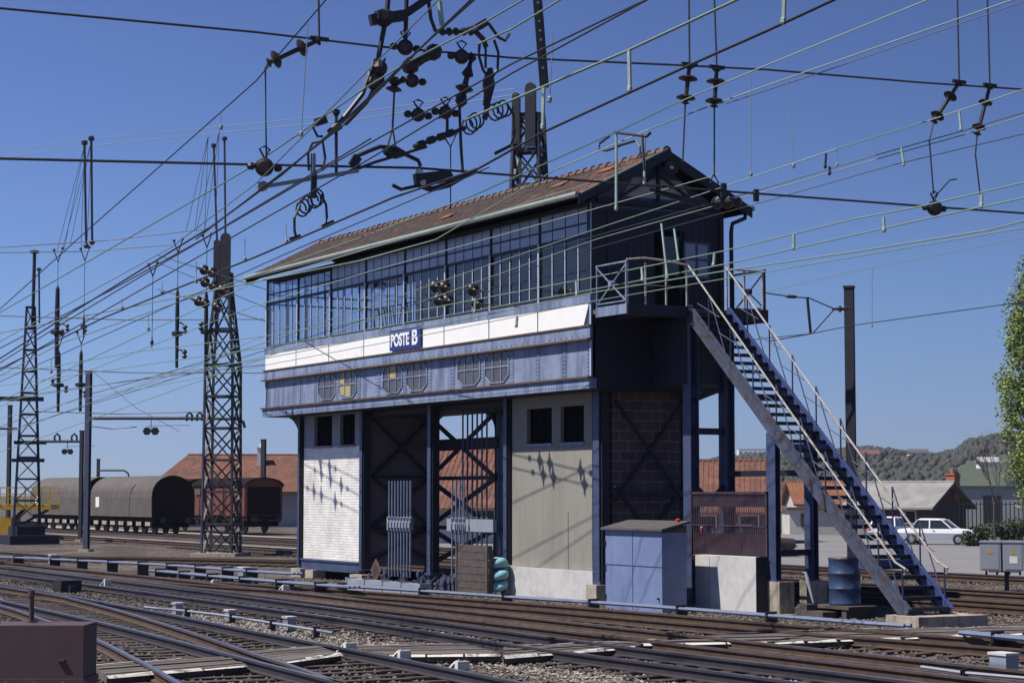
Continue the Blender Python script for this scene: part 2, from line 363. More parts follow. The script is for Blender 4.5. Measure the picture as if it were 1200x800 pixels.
# far woods on the hills
wb = MB()
for i in range(24000):
    px = random.uniform(-200, 1500); d = random.uniform(470, 1470)
    if random.random() < .35: d = random.uniform(1330, 1480)
    if 1120 < px < 1185 and 560 < d < 930: continue
    r = ray(px, 574); p = CP+Vector((r.x, r.y, 0))*d; z = hillz(px, d)
    if z < 4: continue
    s = random.uniform(.9, 2.6); hgt = s*random.uniform(.9, 1.5); n = 5; o = len(wb.v)
    vs = []; fs = []
    for k, (tz, tr) in enumerate([(-.2, .8), (.35, 1), (.85, .5)]):
        for q in range(n):
            a = 2*pi*q/n+k*.5; rr = s*tr*random.uniform(.7, 1.25)
            vs.append((p.x+cos(a)*rr, p.y+sin(a)*rr, z+hgt*(tz+random.uniform(-.1, .1))*1.3))
    for k in range(2):
        for q in range(n): fs.append((k*n+q, k*n+(q+1) % n, (k+1)*n+(q+1) % n, (k+1)*n+q))
    fs.append(tuple(2*n+q for q in range(n)))
    wb.add(vs, fs)
o = wb.build('hillside_woods', MT['woods'], local=True, smooth=True); tag(o, 'far hazy woods covering the low hills on the horizon', 'woods', kind='stuff')

# ------------------------------------------------------------------ far houses
def house(name, label, cat, cpx, gpy, depth_, wpx, axis, width, eave, ridgez, wallm, roofm, over=.4, win=0, chim=None, group=None, d=None, winm=None, hip=False):
    """gabled house: base centre below pixel column cpx at distance d; axis = world angle of its ridge; length along ridge = depth_."""
    p = CP+Vector((ray(cpx, 574).x, ray(cpx, 574).y, 0))*d; p.z = 0
    e = empty(name, p, label, cat, group, rz=axis)
    L = depth_/2; W = width/2
    b = MB(); b.box(-L, L, -W, W, -.3, eave)
    if not hip: b.prism([(-L+.01, -W+.01, eave), (-L+.01, W-.01, eave), (-L+.01, 0, ridgez-.05)], (2*L-.02, 0, 0))
    wl_ = b.build('wall', wallm, e, local=True)
    b = MB(); sl_ = (ridgez-eave)/W; t = .14; hp = W*.8 if hip else 0
    for s in (-1, 1):
        y1 = s*(W+over); z1 = eave-over*sl_
        a = [(-L-over, y1, z1), (L+over, y1, z1), (L+over-hp, 0, ridgez), (-L-over+hp, 0, ridgez)]
        vs = [Vector(q)+Vector((0, 0, .03)) for q in a]+[Vector(q)+Vector((0, 0, .03+t)) for q in a]
        b.add(vs, [(0, 1, 2, 3), (7, 6, 5, 4), (0, 4, 5, 1), (1, 5, 6, 2), (2, 6, 7, 3), (3, 7, 4, 0)])
        if hip:
            x1 = s*(L+over)
            a = [(x1, -W-over, z1), (x1, W+over, z1), (x1-s*hp, 0, ridgez)]
            b.prism([Vector(q)+Vector((0, 0, .03)) for q in a], (0, 0, t))
    b.tube([(-L-over+hp, 0, ridgez+t), (L+over-hp, 0, ridgez+t)], .13, 6)
    if roofm is not MT['slate'] and not hip:
        nx = int(2*(L+over)/.30)
        for i in range(nx+1):
            x = -L-over+i*.30
            for s in (-1, 1):
                b.bar((x, s*(W+over), eave-over*sl_+.04+t), (x, s*.05, ridgez+.03+t), .09, .03)
    b.build('roof', roofm, e, local=True)
    for k in range(win):
        x = -L+(k+.5)*2*L/win
        for s in (-1, 1):
            w = MB(); w.bar((x-.55, s*(W+.015), eave*.35), (x-.55, s*(W+.015), eave*.8), .09, .09); w.bar((x+.55, s*(W+.015), eave*.35), (x+.55, s*(W+.015), eave*.8), .09, .09)
            w.bar((x-.6, s*(W+.015), eave*.35), (x+.6, s*(W+.015), eave*.35), .1, .1); w.bar((x-.6, s*(W+.015), eave*.8), (x+.6, s*(W+.015), eave*.8), .1, .1)
            wf = w.build('window', MT['wall_w'], e, local=True)
            q = MB(); q.box(x-.5, x+.5, s*(W+.006)-.005, s*(W+.006)+.005, eave*.35, eave*.8); q.build('pane', winm or MT['glassd'], wf, local=True)
    for cx, cy, ch, cw, cm in (chim or []):
        q = MB(); zb = ridgez-abs(cy)*sl_-.5; q.box(cx-cw, cx+cw, cy-cw, cy+cw, zb, zb+ch); q.box(cx-cw-.06, cx+cw+.06, cy-cw-.06, cy+cw+.06, zb+ch, zb+ch+.12)
        q.lathe((cx, cy, zb+ch+.1), Z, [(0, cw*.45), (.35, cw*.38)], 8); q.build('chimney', cm, e, local=True)
    return e
AX = YAW  # image-plane direction in world
house('goods_shed', 'long low goods shed with a rusty orange tiled roof behind the covered wagons', 'shed', 322, 612, 21, 0, AX+.10, 9, 3.3, 6.1, MT['wall_g'], MT['tile_old'], .7, 5, [(-1.2, -1.3, 2.0, .32, MT['wall_w']), (3.5, .3, 1.5, .3, MT['brick_o'])], d=178, hip=True)
house('warehouse', 'tiled warehouse seen through the arch under the signal box', 'warehouse', 590, 650, 11, 0, AX-.25, 8, 2.4, 5.6, MT['wall_g'], MT['tile_old'], .7, 3, d=118)
house('depot_building', 'wide depot building with brown tiled roof behind the wire mesh screen', 'depot', 806, 590, 9.6, 0, AX-.12, 8.0, 2.0, 4.62, MT['wall_d'], MT['tile_old'], .6, 4, d=119)
house('orange_roof_house', 'small house with a bright orange roof behind the staircase', 'house', 975, 585, 6.5, 0, AX+.06, 5, 2.1, 3.6, MT['wall_c'], MT['tile_new'], .4, 3, d=160)
e_ = house('grey_roof_house', 'brown gabled house with a grey roof behind the white car', 'house', 1064, 612, 6.6, 0, AX-.72, 5.4, 2.0, 3.55, MT['wall_d'], MT['slate'], .6, 2, [(3.0, 1.3, 1.9, .36, MT['brick_o'])], d=150)

def flatbuilding(name, label, cat, x0, x1, ytop, d, thick, m, roofm, wins, lip=.25, z0=0, group=None):
    p = CP+Vector((ray((x0+x1)/2, 574).x, ray((x0+x1)/2, 574).y, 0))*d; p.z = z0
    e = empty(name, p, label, cat, group, rz=AX); w = (x1-x0)/F*d/2; h = 2.8+(573.5-ytop)/F*d-z0
    b = MB(); b.box(-w, w, 0, thick, -.4, h); b.build('wall', m, e, local=True)
    b = MB(); b.box(-w-lip, w+lip, -lip, thick+lip, h, h+.18); b.build('roof', roofm, e, local=True)
    for (wx, wz, ww, wh) in wins:
        if wz < 0: wz += h
        q = MB(); xx = -w+wx*2*w
        q.box(xx-ww/2-.07, xx+ww/2+.07, -.04, .01, wz-.07, wz); q.box(xx-ww/2-.07, xx+ww/2+.07, -.04, .01, wz+wh, wz+wh+.07)
        q.box(xx-ww/2-.07, xx-ww/2, -.04, .01, wz, wz+wh); q.box(xx+ww/2, xx+ww/2+.07, -.04, .01, wz, wz+wh)
        f = q.build('window', MT['wall_d'], e, local=True)
        g = MB(); g.box(xx-ww/2, xx+ww/2, -.012, -.004, wz, wz+wh); g.build('pane', MT['glassd'], f, local=True)
    return e
flatbuilding('flat_roof_building', 'long pale flat roofed building behind the bare tree at the right edge', 'building', 1110, 1290, 566, 190, 9, MT['wall_g'], MT['wall_d'], [(.29, .0, 1.6, 2.6), (.55, 1, 1.2, 1.3), (.75, 1, 1.2, 1.3)], .2)
flatbuilding('lean_to', 'low pale outbuilding behind the staircase handrails', 'outbuilding', 925, 1012, 592, 140, 4, MT['wall_c'], MT['wall_d'], [(.25, .6, .9, .8), (.7, .6, .9, .8)], .2)
ap = [(.06+.125*i, z, 1.5, 1.6) for i in range(8) for z in (4, 8, 12, 16, 20)]
for (n_, l_, x0, x1, yt, d_) in [('apartment_block', 'white slab of flats on the horizon above the depot roof', 866, 905, 521, 1350), ('apartment_block', 'white block of flats glimpsed through the stair treads', 935, 968, 519, 1350)]:
    zb = max(0, hillz((x0+x1)/2, d_)-14)
    flatbuilding(n_, l_, 'flats', x0, x1, yt, d_, 12, MT['wall_w'], MT['wall_g'], [(.07+.143*i, z, 1.3, 1.2) for i in range(7) for z in (-3, -6, -9)], .1, z0=zb, group='blocks of flats on the hill')
def hillhouse(label, px, py, w, h, roofm, wallm):
    d_ = 1440
    for k in range(60):
        d_ = 560+k*15
        if 2.8+(573.5-py)/F*d_ <= hillz(px, d_): break
    p = CP+Vector((ray(px, 574).x, ray(px, 574).y, 0))*d_; p.z = hillz(px, d_)+1.0
    e = empty('hill_house', p, label, 'house', 'white houses on the hill', rz=AX)
    b = MB(); b.box(-w/2, w/2, -4, 4, -4, h); b.build('wall', wallm, e, local=True)
    b = MB(); b.prism([(-w/2-.6, -4.6, h), (-w/2-.6, 4.6, h), (-w/2-.6, 0, h+2.2)], (w+1.2, 0, 0)); b.build('roof', roofm, e, local=True)
    for x in (-.25, .25):
        b = MB(); b.box(x*w-.8, x*w+.8, -4.05, -3.98, h*.4, h*.8); b.build('window', MT['glassd'], e, local=True)
hillhouse('white house standing alone on the wooded hill left of the bare tree', 1076, 534, 11, 3.2, MT['wall_d'], MT['wall_w'])
hillhouse('long white building low on the hill behind the bare tree', 1158, 542, 8, .5, MT['wall_g'], MT['wall_w'])
hillhouse('small pale house on the hill right of the steel post', 1020, 534, 8, 2, MT['tile_old'], MT['wall_c'])

# ------------------------------------------------------------------ tracks
PROF = [(-.036, .15), (.036, .15), (.036, .115), (.009, .10), (.009, .025), (.068, .012), (.068, 0), (-.068, 0), (-.068, .012), (-.009, .025), (-.009, .10), (-.036, .115)]
def sweep_rail(b, pts, z0=.06, sc_=1.12):
    P = [Vector((x, y, 0)) for x, y in pts]; n = len(PROF); vs = []; o = len(b.v)
    for i, p in enumerate(P):
        t = (P[min(i+1, len(P)-1)]-P[max(i-1, 0)]).normalized(); a = Vector((-t.y, t.x, 0))
        for (u, w) in PROF: vs.append(p+a*(u*sc_)+Vector((0, 0, z0+w*sc_)))
    b.v += vs
    for i in range(len(P)-1):
        for k in range(n):
            b.f.append([o+i*n+k, o+i*n+(k+1) % n, o+(i+1)*n+(k+1) % n, o+(i+1)*n+k]); b.m.append(0 if k == 0 else 1)
    return b
def dense(pts, step=1.5):
    """smooth resample of a polyline (Catmull-Rom)"""
    P = [Vector((x, y, 0)) for x, y in pts]; out = []
    for i in range(len(P)-1):
        p0 = P[max(i-1, 0)]; p1 = P[i]; p2 = P[i+1]; p3 = P[min(i+2, len(P)-1)]
        n = max(1, int((p2-p1).length/step))
        for k in range(n):
            t = k/n
            q = .5*((2*p1)+(p2-p0)*t+(2*p0-5*p1+4*p2-p3)*t*t+(3*p1-p0-3*p2+p3)*t**3); out.append((q.x, q.y))
    out.append((P[-1].x, P[-1].y)); return out
def yat(pts, x):
    for (a, ya), (b, yb) in zip(pts, pts[1:]):
        if a <= x <= b: return ya+(yb-ya)*(x-a)/(b-a)
    return pts[0][1] if x < pts[0][0] else pts[-1][1]
SLP = None
def sleeper_mesh():
    b = MB(); b.box(-.125, .125, -1.3, 1.3, -.1, .055)
    for y in (-.72, .72): b.box(-.1, .1, y-.16, y+.16, .055, .068)
    return b
def track(label, ra, rb, xs0, xs1, top='railtop', side='rust', step=.66):
    ra = dense(ra); rb = dense(rb)
    c = Vector(((xs0+xs1)/2, (yat(ra, (xs0+xs1)/2)+yat(rb, (xs0+xs1)/2))/2, 0))
    e = empty('railway_track', c, label, 'railway track', 'railway tracks in front of and behind the signal box')
    for r in (ra, rb): sweep_rail(MB(), r).build('rail', [MT[top], MT[side]], e)
    global SLP
    x = xs0; n = 0
    while x < xs1 and n < 98:
        ya, yb = yat(ra, x), yat(rb, x); dy = abs(ya-yb)
        ang = math.atan2((yat(ra, x+.5)+yat(rb, x+.5))-(ya+yb), 1.0)
        if SLP is None:
            o = sleeper_mesh().build('sleeper', MT['sleeper'], e, local=True); SLP = o
        else:
            o = SLP.copy(); sc.collection.objects.link(o); o.parent = e
        o.location = Vector((x, (ya+yb)/2, random.uniform(-.012, .0)))-c; o.rotation_euler = (0, 0, ang+random.uniform(-.02, .02)); o.scale = (1, max(1, (dy+1.1)/2.6), 1)
        x += step*random.uniform(.95, 1.05); n += 1
    return e
track('straight track with bright rails running just past the signal box walkway', [(-75, -6.55), (40, -6.55)], [(-75, -5.115), (40, -5.115)], -31, 24, side='rust')
track('rusty track curving in along the foot of the signal box piers', [(-40, -7.3), (-17, -6.4), (-5, -4.55), (3, -3.62), (10, -3.2), (14, -2.7), (19, -1.9), (34, .9)], [(-40, -5.8), (-17, -4.95), (-5, -3.1), (3, -2.18), (10, -1.75), (14, -1.25), (19, -.45), (34, 2.3)], -24, 26, top='rust', side='rust')
track('dark track in the middle of the foreground', [(-40, -8.3), (0, -8.6), (12, -9.1), (20, -9.1), (40, -9.0)], [(-40, -6.87), (-6, -7.1), (12, -7.65), (20, -7.66), (40, -7.6)], -22, 23, side='rust_dk')
track('track splitting from the foreground turnout toward the centre', [(-60, -10.4), (-20, -10.6), (-9.65, -10.8), (-3.8, -11.1), (.8, -11.3), (7.1, -11.75), (11.4, -11.95), (17.8, -12.4), (30, -13.2)], [(-60, -12.0), (-12, -12.7), (-6.2, -13.0), (1.9, -13.4), (8.2, -13.84), (13.5, -14.3), (16.6, -14.55), (30, -15.6)], -15, 20, side='rust_dk')
track('nearest track curving out of the lower left corner', [(-60, -10.9), (-14, -11.0), (-5.2, -11.35), (4.7, -12.6), (12.3, -13.8), (16.7, -14.5), (30, -17)], [(-60, -12.9), (-14, -13.0), (-4.3, -13.57), (1.4, -14.2), (7, -14.9), (11.3, -15.64), (15.6, -16.43), (28, -19)], -10, 19, side='rust')
track('old track running left of the signal box past the lattice tower', [(-140, -4.5), (-75, -4.3), (-43, -3.1), (-37, .2), (-28, 4.9), (-20, 6.2), (40, 6.6)], [(-140, -3.0), (-75, -2.8), (-43, -1.6), (-37, 1.7), (-28, 6.4), (-20, 7.7), (40, 8.0)], -60, 2, top='rust', side='rust')
track('track behind the signal box with rusty rails', [(-160, 10.0), (-46, 9.9), (40, 10.6)], [(-160, 11.5), (-46, 11.4), (40, 12.1)], -58, 6, side='rust')
track('track at the edge of the asphalt yard', [(-160, 16.9), (-60, 16.9), (40, 18)], [(-160, 18.4), (-60, 18.4), (40, 19.5)], -70, -4, side='rust')
# loose stones lying proud of the ballast
def stones(name, label, n, gen, m, smin, smax):
    V = []; Fs = []
    for i in range(n):
        x, y = gen(); s = random.uniform(smin, smax); o = len(V)
        for dx, dy, dz in ((1, 0, .3), (-.2, 1, .25), (-1, -.1, .3), (.1, -1, .3), (.1, .1, 1), (0, 0, -.4)):
            V.append((x+(dx+random.uniform(-.35, .35))*s, y+(dy+random.uniform(-.35, .35))*s, .015+(dz+random.uniform(-.2, .3))*s*.8))
        for a in range(4):
            Fs.append((o+a, o+(a+1) % 4, o+4)); Fs.append((o+(a+1) % 4, o+a, o+5))
    me = bpy.data.meshes.new(name); me.from_pydata(V, [], Fs); me.materials.append(MT[m]); o = bpy.data.objects.new(name, me); sc.collection.objects.link(o)
    tag(o, label, 'ballast', kind='stuff')
def g1():
    d = 28+ (random.random()**.8)*40; px = random.uniform(-60, 1260)
    p = CP+Vector((ray(px, 574).x, ray(px, 574).y, 0))*d; return p.x, p.y
stones('ballast_stones', 'brown ballast stones strewn between the rails', 42000, g1, 'stone', .025, .055)
def g2():
    k = random.random()
    if k < .4: return random.uniform(-22, 22), random.gauss(-4.3, .25)
    if k < .7: return random.uniform(4, 22), random.gauss(-8.3, .6)
    return random.uniform(-2, 20), random.gauss(-10.2, .35)
stones('pale_ballast_stones', 'pale loose stones catching the sun beside the rails', 7000, g2, 'stone_l', .02, .05)

# ------------------------------------------------------------------ board crossings over the tracks
def deck(label, poly, z=.17, t=.12):
    """planks across a stretch between rails; poly: near-left, near-right, far-right, far-left ground corners"""
    a, b_, c, d = [Vector((p[0], p[1], 0)) for p in poly]
    cen = (a+b_+c+d)/4
    e = empty('board_crossing', (cen.x, cen.y, 0), label, 'board crossing', 'board crossings over the tracks')
    b = MB(); n = 7
    for i in range(n):
        t0, t1 = i/n+.008, (i+1)/n-.008; dz = random.uniform(-.012, .012)
        q = [a.lerp(d, t0), b_.lerp(c, t0), b_.lerp(c, t1), a.lerp(d, t1)]
        b.prism([v+Vector((0, 0, z-t+dz)) for v in q], (0, 0, t))
    b.build('planks', MT['plank'], e)
    for (p, q, nm) in ((a, b_, 1), (d, c, 2)):
        w = MB(); u = (q-p).normalized(); s = -1 if nm == 1 else 1; nrm = Vector((-u.y, u.x, 0))*s
        if nrm.dot(cen-p) > 0: nrm = -nrm
        k = max(3, int((q-p).length/.7))
        for i in range(k):
            p0 = p.lerp(q, i/k+.01); p1 = p.lerp(q, (i+1)/k-.01)
            w.prism([p0+Vector((0, 0, z+.004+random.uniform(-.02, .012))), p1+Vector((0, 0, z+.004+random.uniform(-.02, .012))), p1+nrm*.05+Vector((0, 0, z-.03)), p0+nrm*.05+Vector((0, 0, z-.03))], -nrm*.05)
        w.build('edge', MT['edge'], e)
def gpts(*px): return [tuple(G(x, y, .17)[:2]) for x, y in px]
deck('board crossing at the foot of the blue staircase', gpts((675, 752), (1000, 753), (1195, 739), (1010, 733)) if False else gpts((905, 752), (1200, 741), (1215, 733), (985, 736)))
deck('board crossing between the two rusty tracks', gpts((752, 754), (900, 751), (985, 737), (870, 740)))
deck('middle board crossing between the bright rails', gpts((590, 769), (745, 757), (770, 748), (590, 757)))
deck('board crossing with a white edge left of the gravel patch', gpts((455, 767), (588, 766), (545, 753), (405, 756)))
deck('board crossing with a broken white edge in the turnout', gpts((335, 774), (400, 765), (372, 756), (292, 762)))
deck('board crossing nearest the maroon cabinet', gpts((125, 792), (290, 778), (262, 768), (110, 778)))
# ------------------------------------------------------------------ the signal box
L = 21.56; W = 4.07; ZG = 5.43; ZB = 7.03; ZT = 7.57; ZE = 10.22; ZR = 11.5; EO = .56; GO = .34; YC = .75; YR = 3.1
PX = [-21.5, -18.8, -16.13, -13.47, -10.72, -8.04, -5.35, -2.66, -.04]
sb = empty('signal_box', (-10.8, 2, 0), 'tall blue signal box on piers with a glazed upper floor, marked POSTE B', 'signal box')
# roof
def roofz(y): return ZR-(ZR-ZE)*abs(y-W/2)/(W/2+EO)
b = MB(); x0, x1 = -L-GO, GO; nrow = 9; ncol = 110
for s in (-1, 1):
    for r in range(nrow):
        ya = W/2+s*(W/2+EO)*(r+1)/nrow; yb = W/2+s*(W/2+EO)*(r/nrow-.012)
        vs = []; fs = []
        cols = ncol*2+1; row_m = [1 if random.random() < max(.02, .9-abs((x0+(x1-x0)*i/ncol)-.3)/5.5) else 0 for i in range(ncol+1)]
        jit = [random.uniform(-.012, .012) for _ in range(ncol+1)]
        for i in range(cols):
            x = x0+(x1-x0)*i/(cols-1); up = (.035 if i % 2 else 0)+jit[i//2]
            vs += [(x, ya, roofz(ya)+.05+up), (x, max(min(yb, W+EO), -EO), roofz(yb)+.02+up)]
            vs.append((x, ya, roofz(ya)-.01))
        for i in range(cols-1):
            fs += [(3*i, 3*i+3, 3*i+4, 3*i+1), (3*i, 3*i+2, 3*i+5, 3*i+3)]
        o_ = len(b.m); b.add(vs, fs)
        for i in range(cols-1): b.m[o_+2*i] = row_m[i//2]
rf = b.build('roof', [MT['tile'], MT['tile_mid']], sb)
b = MB(); n = 56
for i in range(n):
    xa = x0+(x1-x0)*i/n; xb = x0+(x1-x0)*(i+1)/n-.02; k = random.uniform(-.01, .015)
    b.lathe((xa, W/2, ZR+.02+k), (1, 0, 0), [(0, .10), (xb-xa, .10), (xb-xa+.001, .135), (xb-xa+.05, .135)], 8)
b.build('ridge', MT['ridge'], rf)
b = MB()
for (x, y) in ((-3.2, .95), (-9.1, .6), (-1.3, 1.3)):   # slipped newer tiles
    b.obox((x, y, roofz(y)+.1), Vector((.35, 0, .01)), Vector((0, .14, .075)), Vector((0, -.004, .012)))
b.each('slipped_tile', MT['tile_new'], rf)
b = MB(); b.prism([(x0+.02, -EO, ZE-.03), (x0+.02, W/2, ZR-.06), (x0+.02, W+EO, ZE-.03), (x0+.02, W+EO, ZE-.12), (x0+.02, W/2, ZR-.16), (x0+.02, -EO, ZE-.12)], (x1-x0-.04, 0, 0))
b.build('roof_boarding', MT['dark'], sb)
for s, nm in ((-1, 0), (1, 1)):
    y = W/2+s*(W/2+EO+.07)
    b = MB(); b.tube([(x0-.02, y, ZE+.0), (x1+.02, y, ZE+.0)], .075, 8); b.build('gutter', MT['zinc'], sb)
for xx in (x0, x1):   # verge boards and gable infill
    t = .05 if xx > 0 else -.05
    b = MB()
    for s in (-1, 1):
        y1 = W/2+s*(W/2+EO+.04)
        b.prism([(xx, y1, ZE+.02), (xx, W/2, ZR+.06), (xx, W/2, ZR-.22), (xx, y1, ZE-.24)], (t, 0, 0))
    b.build('verge_board', MT['navy'], sb)
    b = MB(); b.prism([(xx+t*.1, -EO+.02, ZE+.05), (xx+t*.1, W/2, ZR+.09), (xx+t*.1, W/2, ZR+.05), (xx+t*.1, -EO+.02, ZE+.01)], (t*1.3, 0, 0)); b.build('verge_flashing', MT['zinc'], sb)
# downpipe at the rear corner
b = MB(); b.tube([(.2, W+.5, 10.15), (.2, W+.5, 9.98), (.16, W+.12, 9.82), (.16, W+.08, 9.6), (.16, W+.08, 5.2), (.1, W-.02, 5.0)], .055, 8); b.build('downpipe', MT['navy'], sb, smooth=True)
# gable wall above the eaves, right end
xe = -.12
b = MB(); b.prism([(xe, .0, 9.95), (xe, W, 9.95), (xe, W, 10.16), (xe, W/2, ZR-.2), (xe, 0, 10.16)], (-.1, 0, 0)); b.build('gable_panel', MT['blue_dk'], sb)
b = MB(); b.prism([(xe+.03, .95, 10.35), (xe+.03, 3.1, 10.35), (xe+.03, 2.75, 10.85), (xe+.03, 1.3, 10.85)], (-.02, 0, 0)); b.build('gable_board', MT['wall_g'], sb)
b = MB(); b.bar((xe+.06, .2, 10.2), (xe+.06, W-.2, 10.2), .09, .12); b.bar((xe+.06, W/2, 10.2), (xe+.06, W/2, 11.2), .08, .08)
for s in (-1, 1): b.bar((xe+.06, W/2+s*1.35, 10.2), (xe+.06, W/2+s*.05, 10.95), .07, .07)
b.build('gable_truss', MT['navy'], sb)
b = MB(); b.lathe((.30, W/2+.1, 11.1), (1, 0, 0), [(0, .05), (.02, .16), (.10, .2), (.14, .2), (.13, .15), (.08, .07)], 14); gl = b.build('gable_lamp', MT['black'], sb, smooth=True)
b = MB(); b.ball((.40, W/2+.1, 11.1), .07, 10); b.build('lamp_bulb', MT['chrome'], gl, smooth=True)
# floor structure and girder (front)
b = MB(); b.box(-L, -.02, .12, W, 5.5, 7.3); b.build('floor_structure', MT['dark'], sb)
b = MB(); b.box(-L, 0, 0, .1, 5.72, 6.66); b.build('girder_plate', MT['blue'], sb)
b = MB()
b.box(-L-.03, .02, -.10, .12, 5.43, 5.69); b.build('bottom_flange', MT['blue'], sb)
b = MB(); b.box(-L-.05, .04, -.16, .05, 5.69, 5.735); b.box(-L-.05, .04, -.16, .05, 6.645, 6.69); b.box(-L-.05, .02, -.09, .05, 6.985, 7.025); b.build('rusty_flange_edge', MT['rustline'], sb)
b = MB(); b.box(-L-.02, .0, -.06, .12, 6.69, 6.985); b.build('ledge_plate', MT['blue'], sb)
b = MB(); b.box(-L-.02, .0, -.05, .12, 7.57, 7.79); b.build('sill_band', MT['blue'], sb)
b = MB()
for xa, xb in zip(PX, PX[1:]):
    if xb > -.2: b.prism([(xa+.03, -.04, ZB), (xb-.30, -.04, ZB), (xb-.12, -.04, (ZB+ZT)/2+.1), (xb-.05, -.04, ZT), (xa+.03, -.04, ZT)], (0, .1, 0))
    else: b.box(xa+.03, xb-.03, -.04, .06, ZB, ZT)
b.build('white_board', MT['white'], sb)
b = MB(); b.box(-L, 0, .0, .05, ZB, ZT); b.build('board_backing', MT['blue_dk'], sb)
b = MB()   # seams, cover strips and rivets on the girder
seams = [-20.4, -18.55, -17.25, -13.85, -12.45, -9.0, -7.55, -4.1, -2.7, -1.35]
for x in seams: b.box(x-.09, x+.09, -.014, .005, 5.74, 6.64)
for x in (-15.55, -10.66, -5.75): b.box(x-.10, x+.10, -.014, .005, 5.74, 6.64)
b.each('cover_strip', MT['blue'], sb)
b = MB()
def rivet(x, y, z, r=.02): b.add([(x-r, y, z-r), (x+r, y, z-r), (x+r, y, z+r), (x-r, y, z+r), (x, y-r*.9, z)], [(0, 1, 4), (1, 2, 4), (2, 3, 4), (3, 0, 4)])
for x in seams+[-15.55, -10.66, -5.75, -21.45, -.1]:
    for k in range(9): rivet(x-.05, -.015, 5.79+k*.1); rivet(x+.05, -.015, 5.79+k*.1)
for k in range(150):
    rivet(-21.45+k*.144, -.101, 5.5); rivet(-21.45+k*.144, -.101, 5.63)
    if k % 2: rivet(-21.45+k*.144, -.061, 6.76)
tag(b.build('rivets', MT['blue_dk'], sb), kind='stuff')
# octagonal lights
def octa(cx, yel=()):
    w, h, cz = .69, .44, 6.235; c1 = .30; c2 = .19
    P = lambda k, y: [(cx-w*k, y, cz-(h-c2)*k), (cx-w*k+c1*k, y, cz-h*k), (cx+w*k-c1*k, y, cz-h*k), (cx+w*k, y, cz-(h-c2)*k), (cx+w*k, y, cz+(h-c2)*k), (cx+w*k-c1*k, y, cz+h*k), (cx-w*k+c1*k, y, cz+h*k), (cx-w*k, y, cz+(h-c2)*k)]
    f = MB(); A = P(1.0, -.03); B_ = P(.93, -.03)
    for i in range(8):
        j = (i+1) % 8; f.prism([A[i], A[j], B_[j], B_[i]], (0, .04, 0))
    for x in (-.235, .235): f.box(cx+x-.018, cx+x+.018, -.026, .0, cz-h*.93, cz+h*.93)
    f.box(cx-w*.93, cx+w*.93, -.028, .0, cz-.018, cz+.018)
    fr = f.build('octagonal_window', MT['blue'], sb)
    g = MB(); g.prism(P(.94, -.006), (0, .004, 0)); g.build('pane', MT['glass_o'], fr)
    if yel:
        g = MB()
        for q in yel: g.prism([(cx+a, -.010, cz+c) for a, c in q], (0, .003, 0))
        g.build('yellow_pane', MT['ypane'], fr)
octa(-16.33); octa(-14.72, [[(-.62, .03), (-.25, .03), (-.25, .39), (-.38, .39), (-.62, .22)], [(-.22, -.38), (.2, -.38), (.2, -.05), (-.22, -.05)], [(-.62, -.2), (-.42, -.33), (-.26, -.33), (-.26, -.05), (-.62, -.05)]])
octa(-11.47, [[(-.2, .03), (.2, .03), (.2, .4), (-.2, .4)], [(-.36, .24), (-.25, .1), (-.25, .38), (-.36, .38)]]); octa(-9.84); octa(-6.58); octa(-4.95)
# the sign
sx0 = hit(459, 404, 1, -.05).x; sx1 = hit(495, 398, 1, -.05).x
b = MB(); b.box(sx0, sx1, -.12, -.09, 7.06, 7.66); sg = b.build('station_sign', MT['sign'], sb)
def text(body, x, z, size, sx, m, parent, y):
    cu = bpy.data.curves.new('letters', 'FONT'); cu.body = body; cu.size = size; cu.extrude = .004; cu.offset = .018
    o = bpy.data.objects.new('letters', cu); sc.collection.objects.link(o)
    dg = bpy.context.evaluated_depsgraph_get(); me = bpy.data.meshes.new_from_object(o.evaluated_get(dg))
    bpy.data.objects.remove(o); me.materials.clear(); me.materials.append(m)
    xs = [v.co.x for v in me.vertices]; zs = [v.co.y for v in me.vertices]; wx = max(xs)-min(xs)
    for v in me.vertices:
        c = v.co.copy(); v.co = Vector((x+(c.x-min(xs))*sx/wx, y-c.z, z+c.y-min(zs)))-Vector((-10.8, 2, 0))
    me.name = 'letters'; t = bpy.data.objects.new('letters', me); sc.collection.objects.link(t); t.parent = parent; return t
text('POSTE', sx0+.10, 7.17, .50, (sx1-sx0)*.60, MT['letter'], sg, -.125)
text('B', sx0+(sx1-sx0)*.74, 7.15, .62, (sx1-sx0)*.18, MT['letter'], sg, -.125)
# window posts before the glazing, sunlit tone painted up to the eave shadow line
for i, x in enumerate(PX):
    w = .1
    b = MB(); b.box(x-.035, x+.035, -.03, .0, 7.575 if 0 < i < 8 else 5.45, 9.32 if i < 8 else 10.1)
    b.build('window_post', MT['bar'], sb)
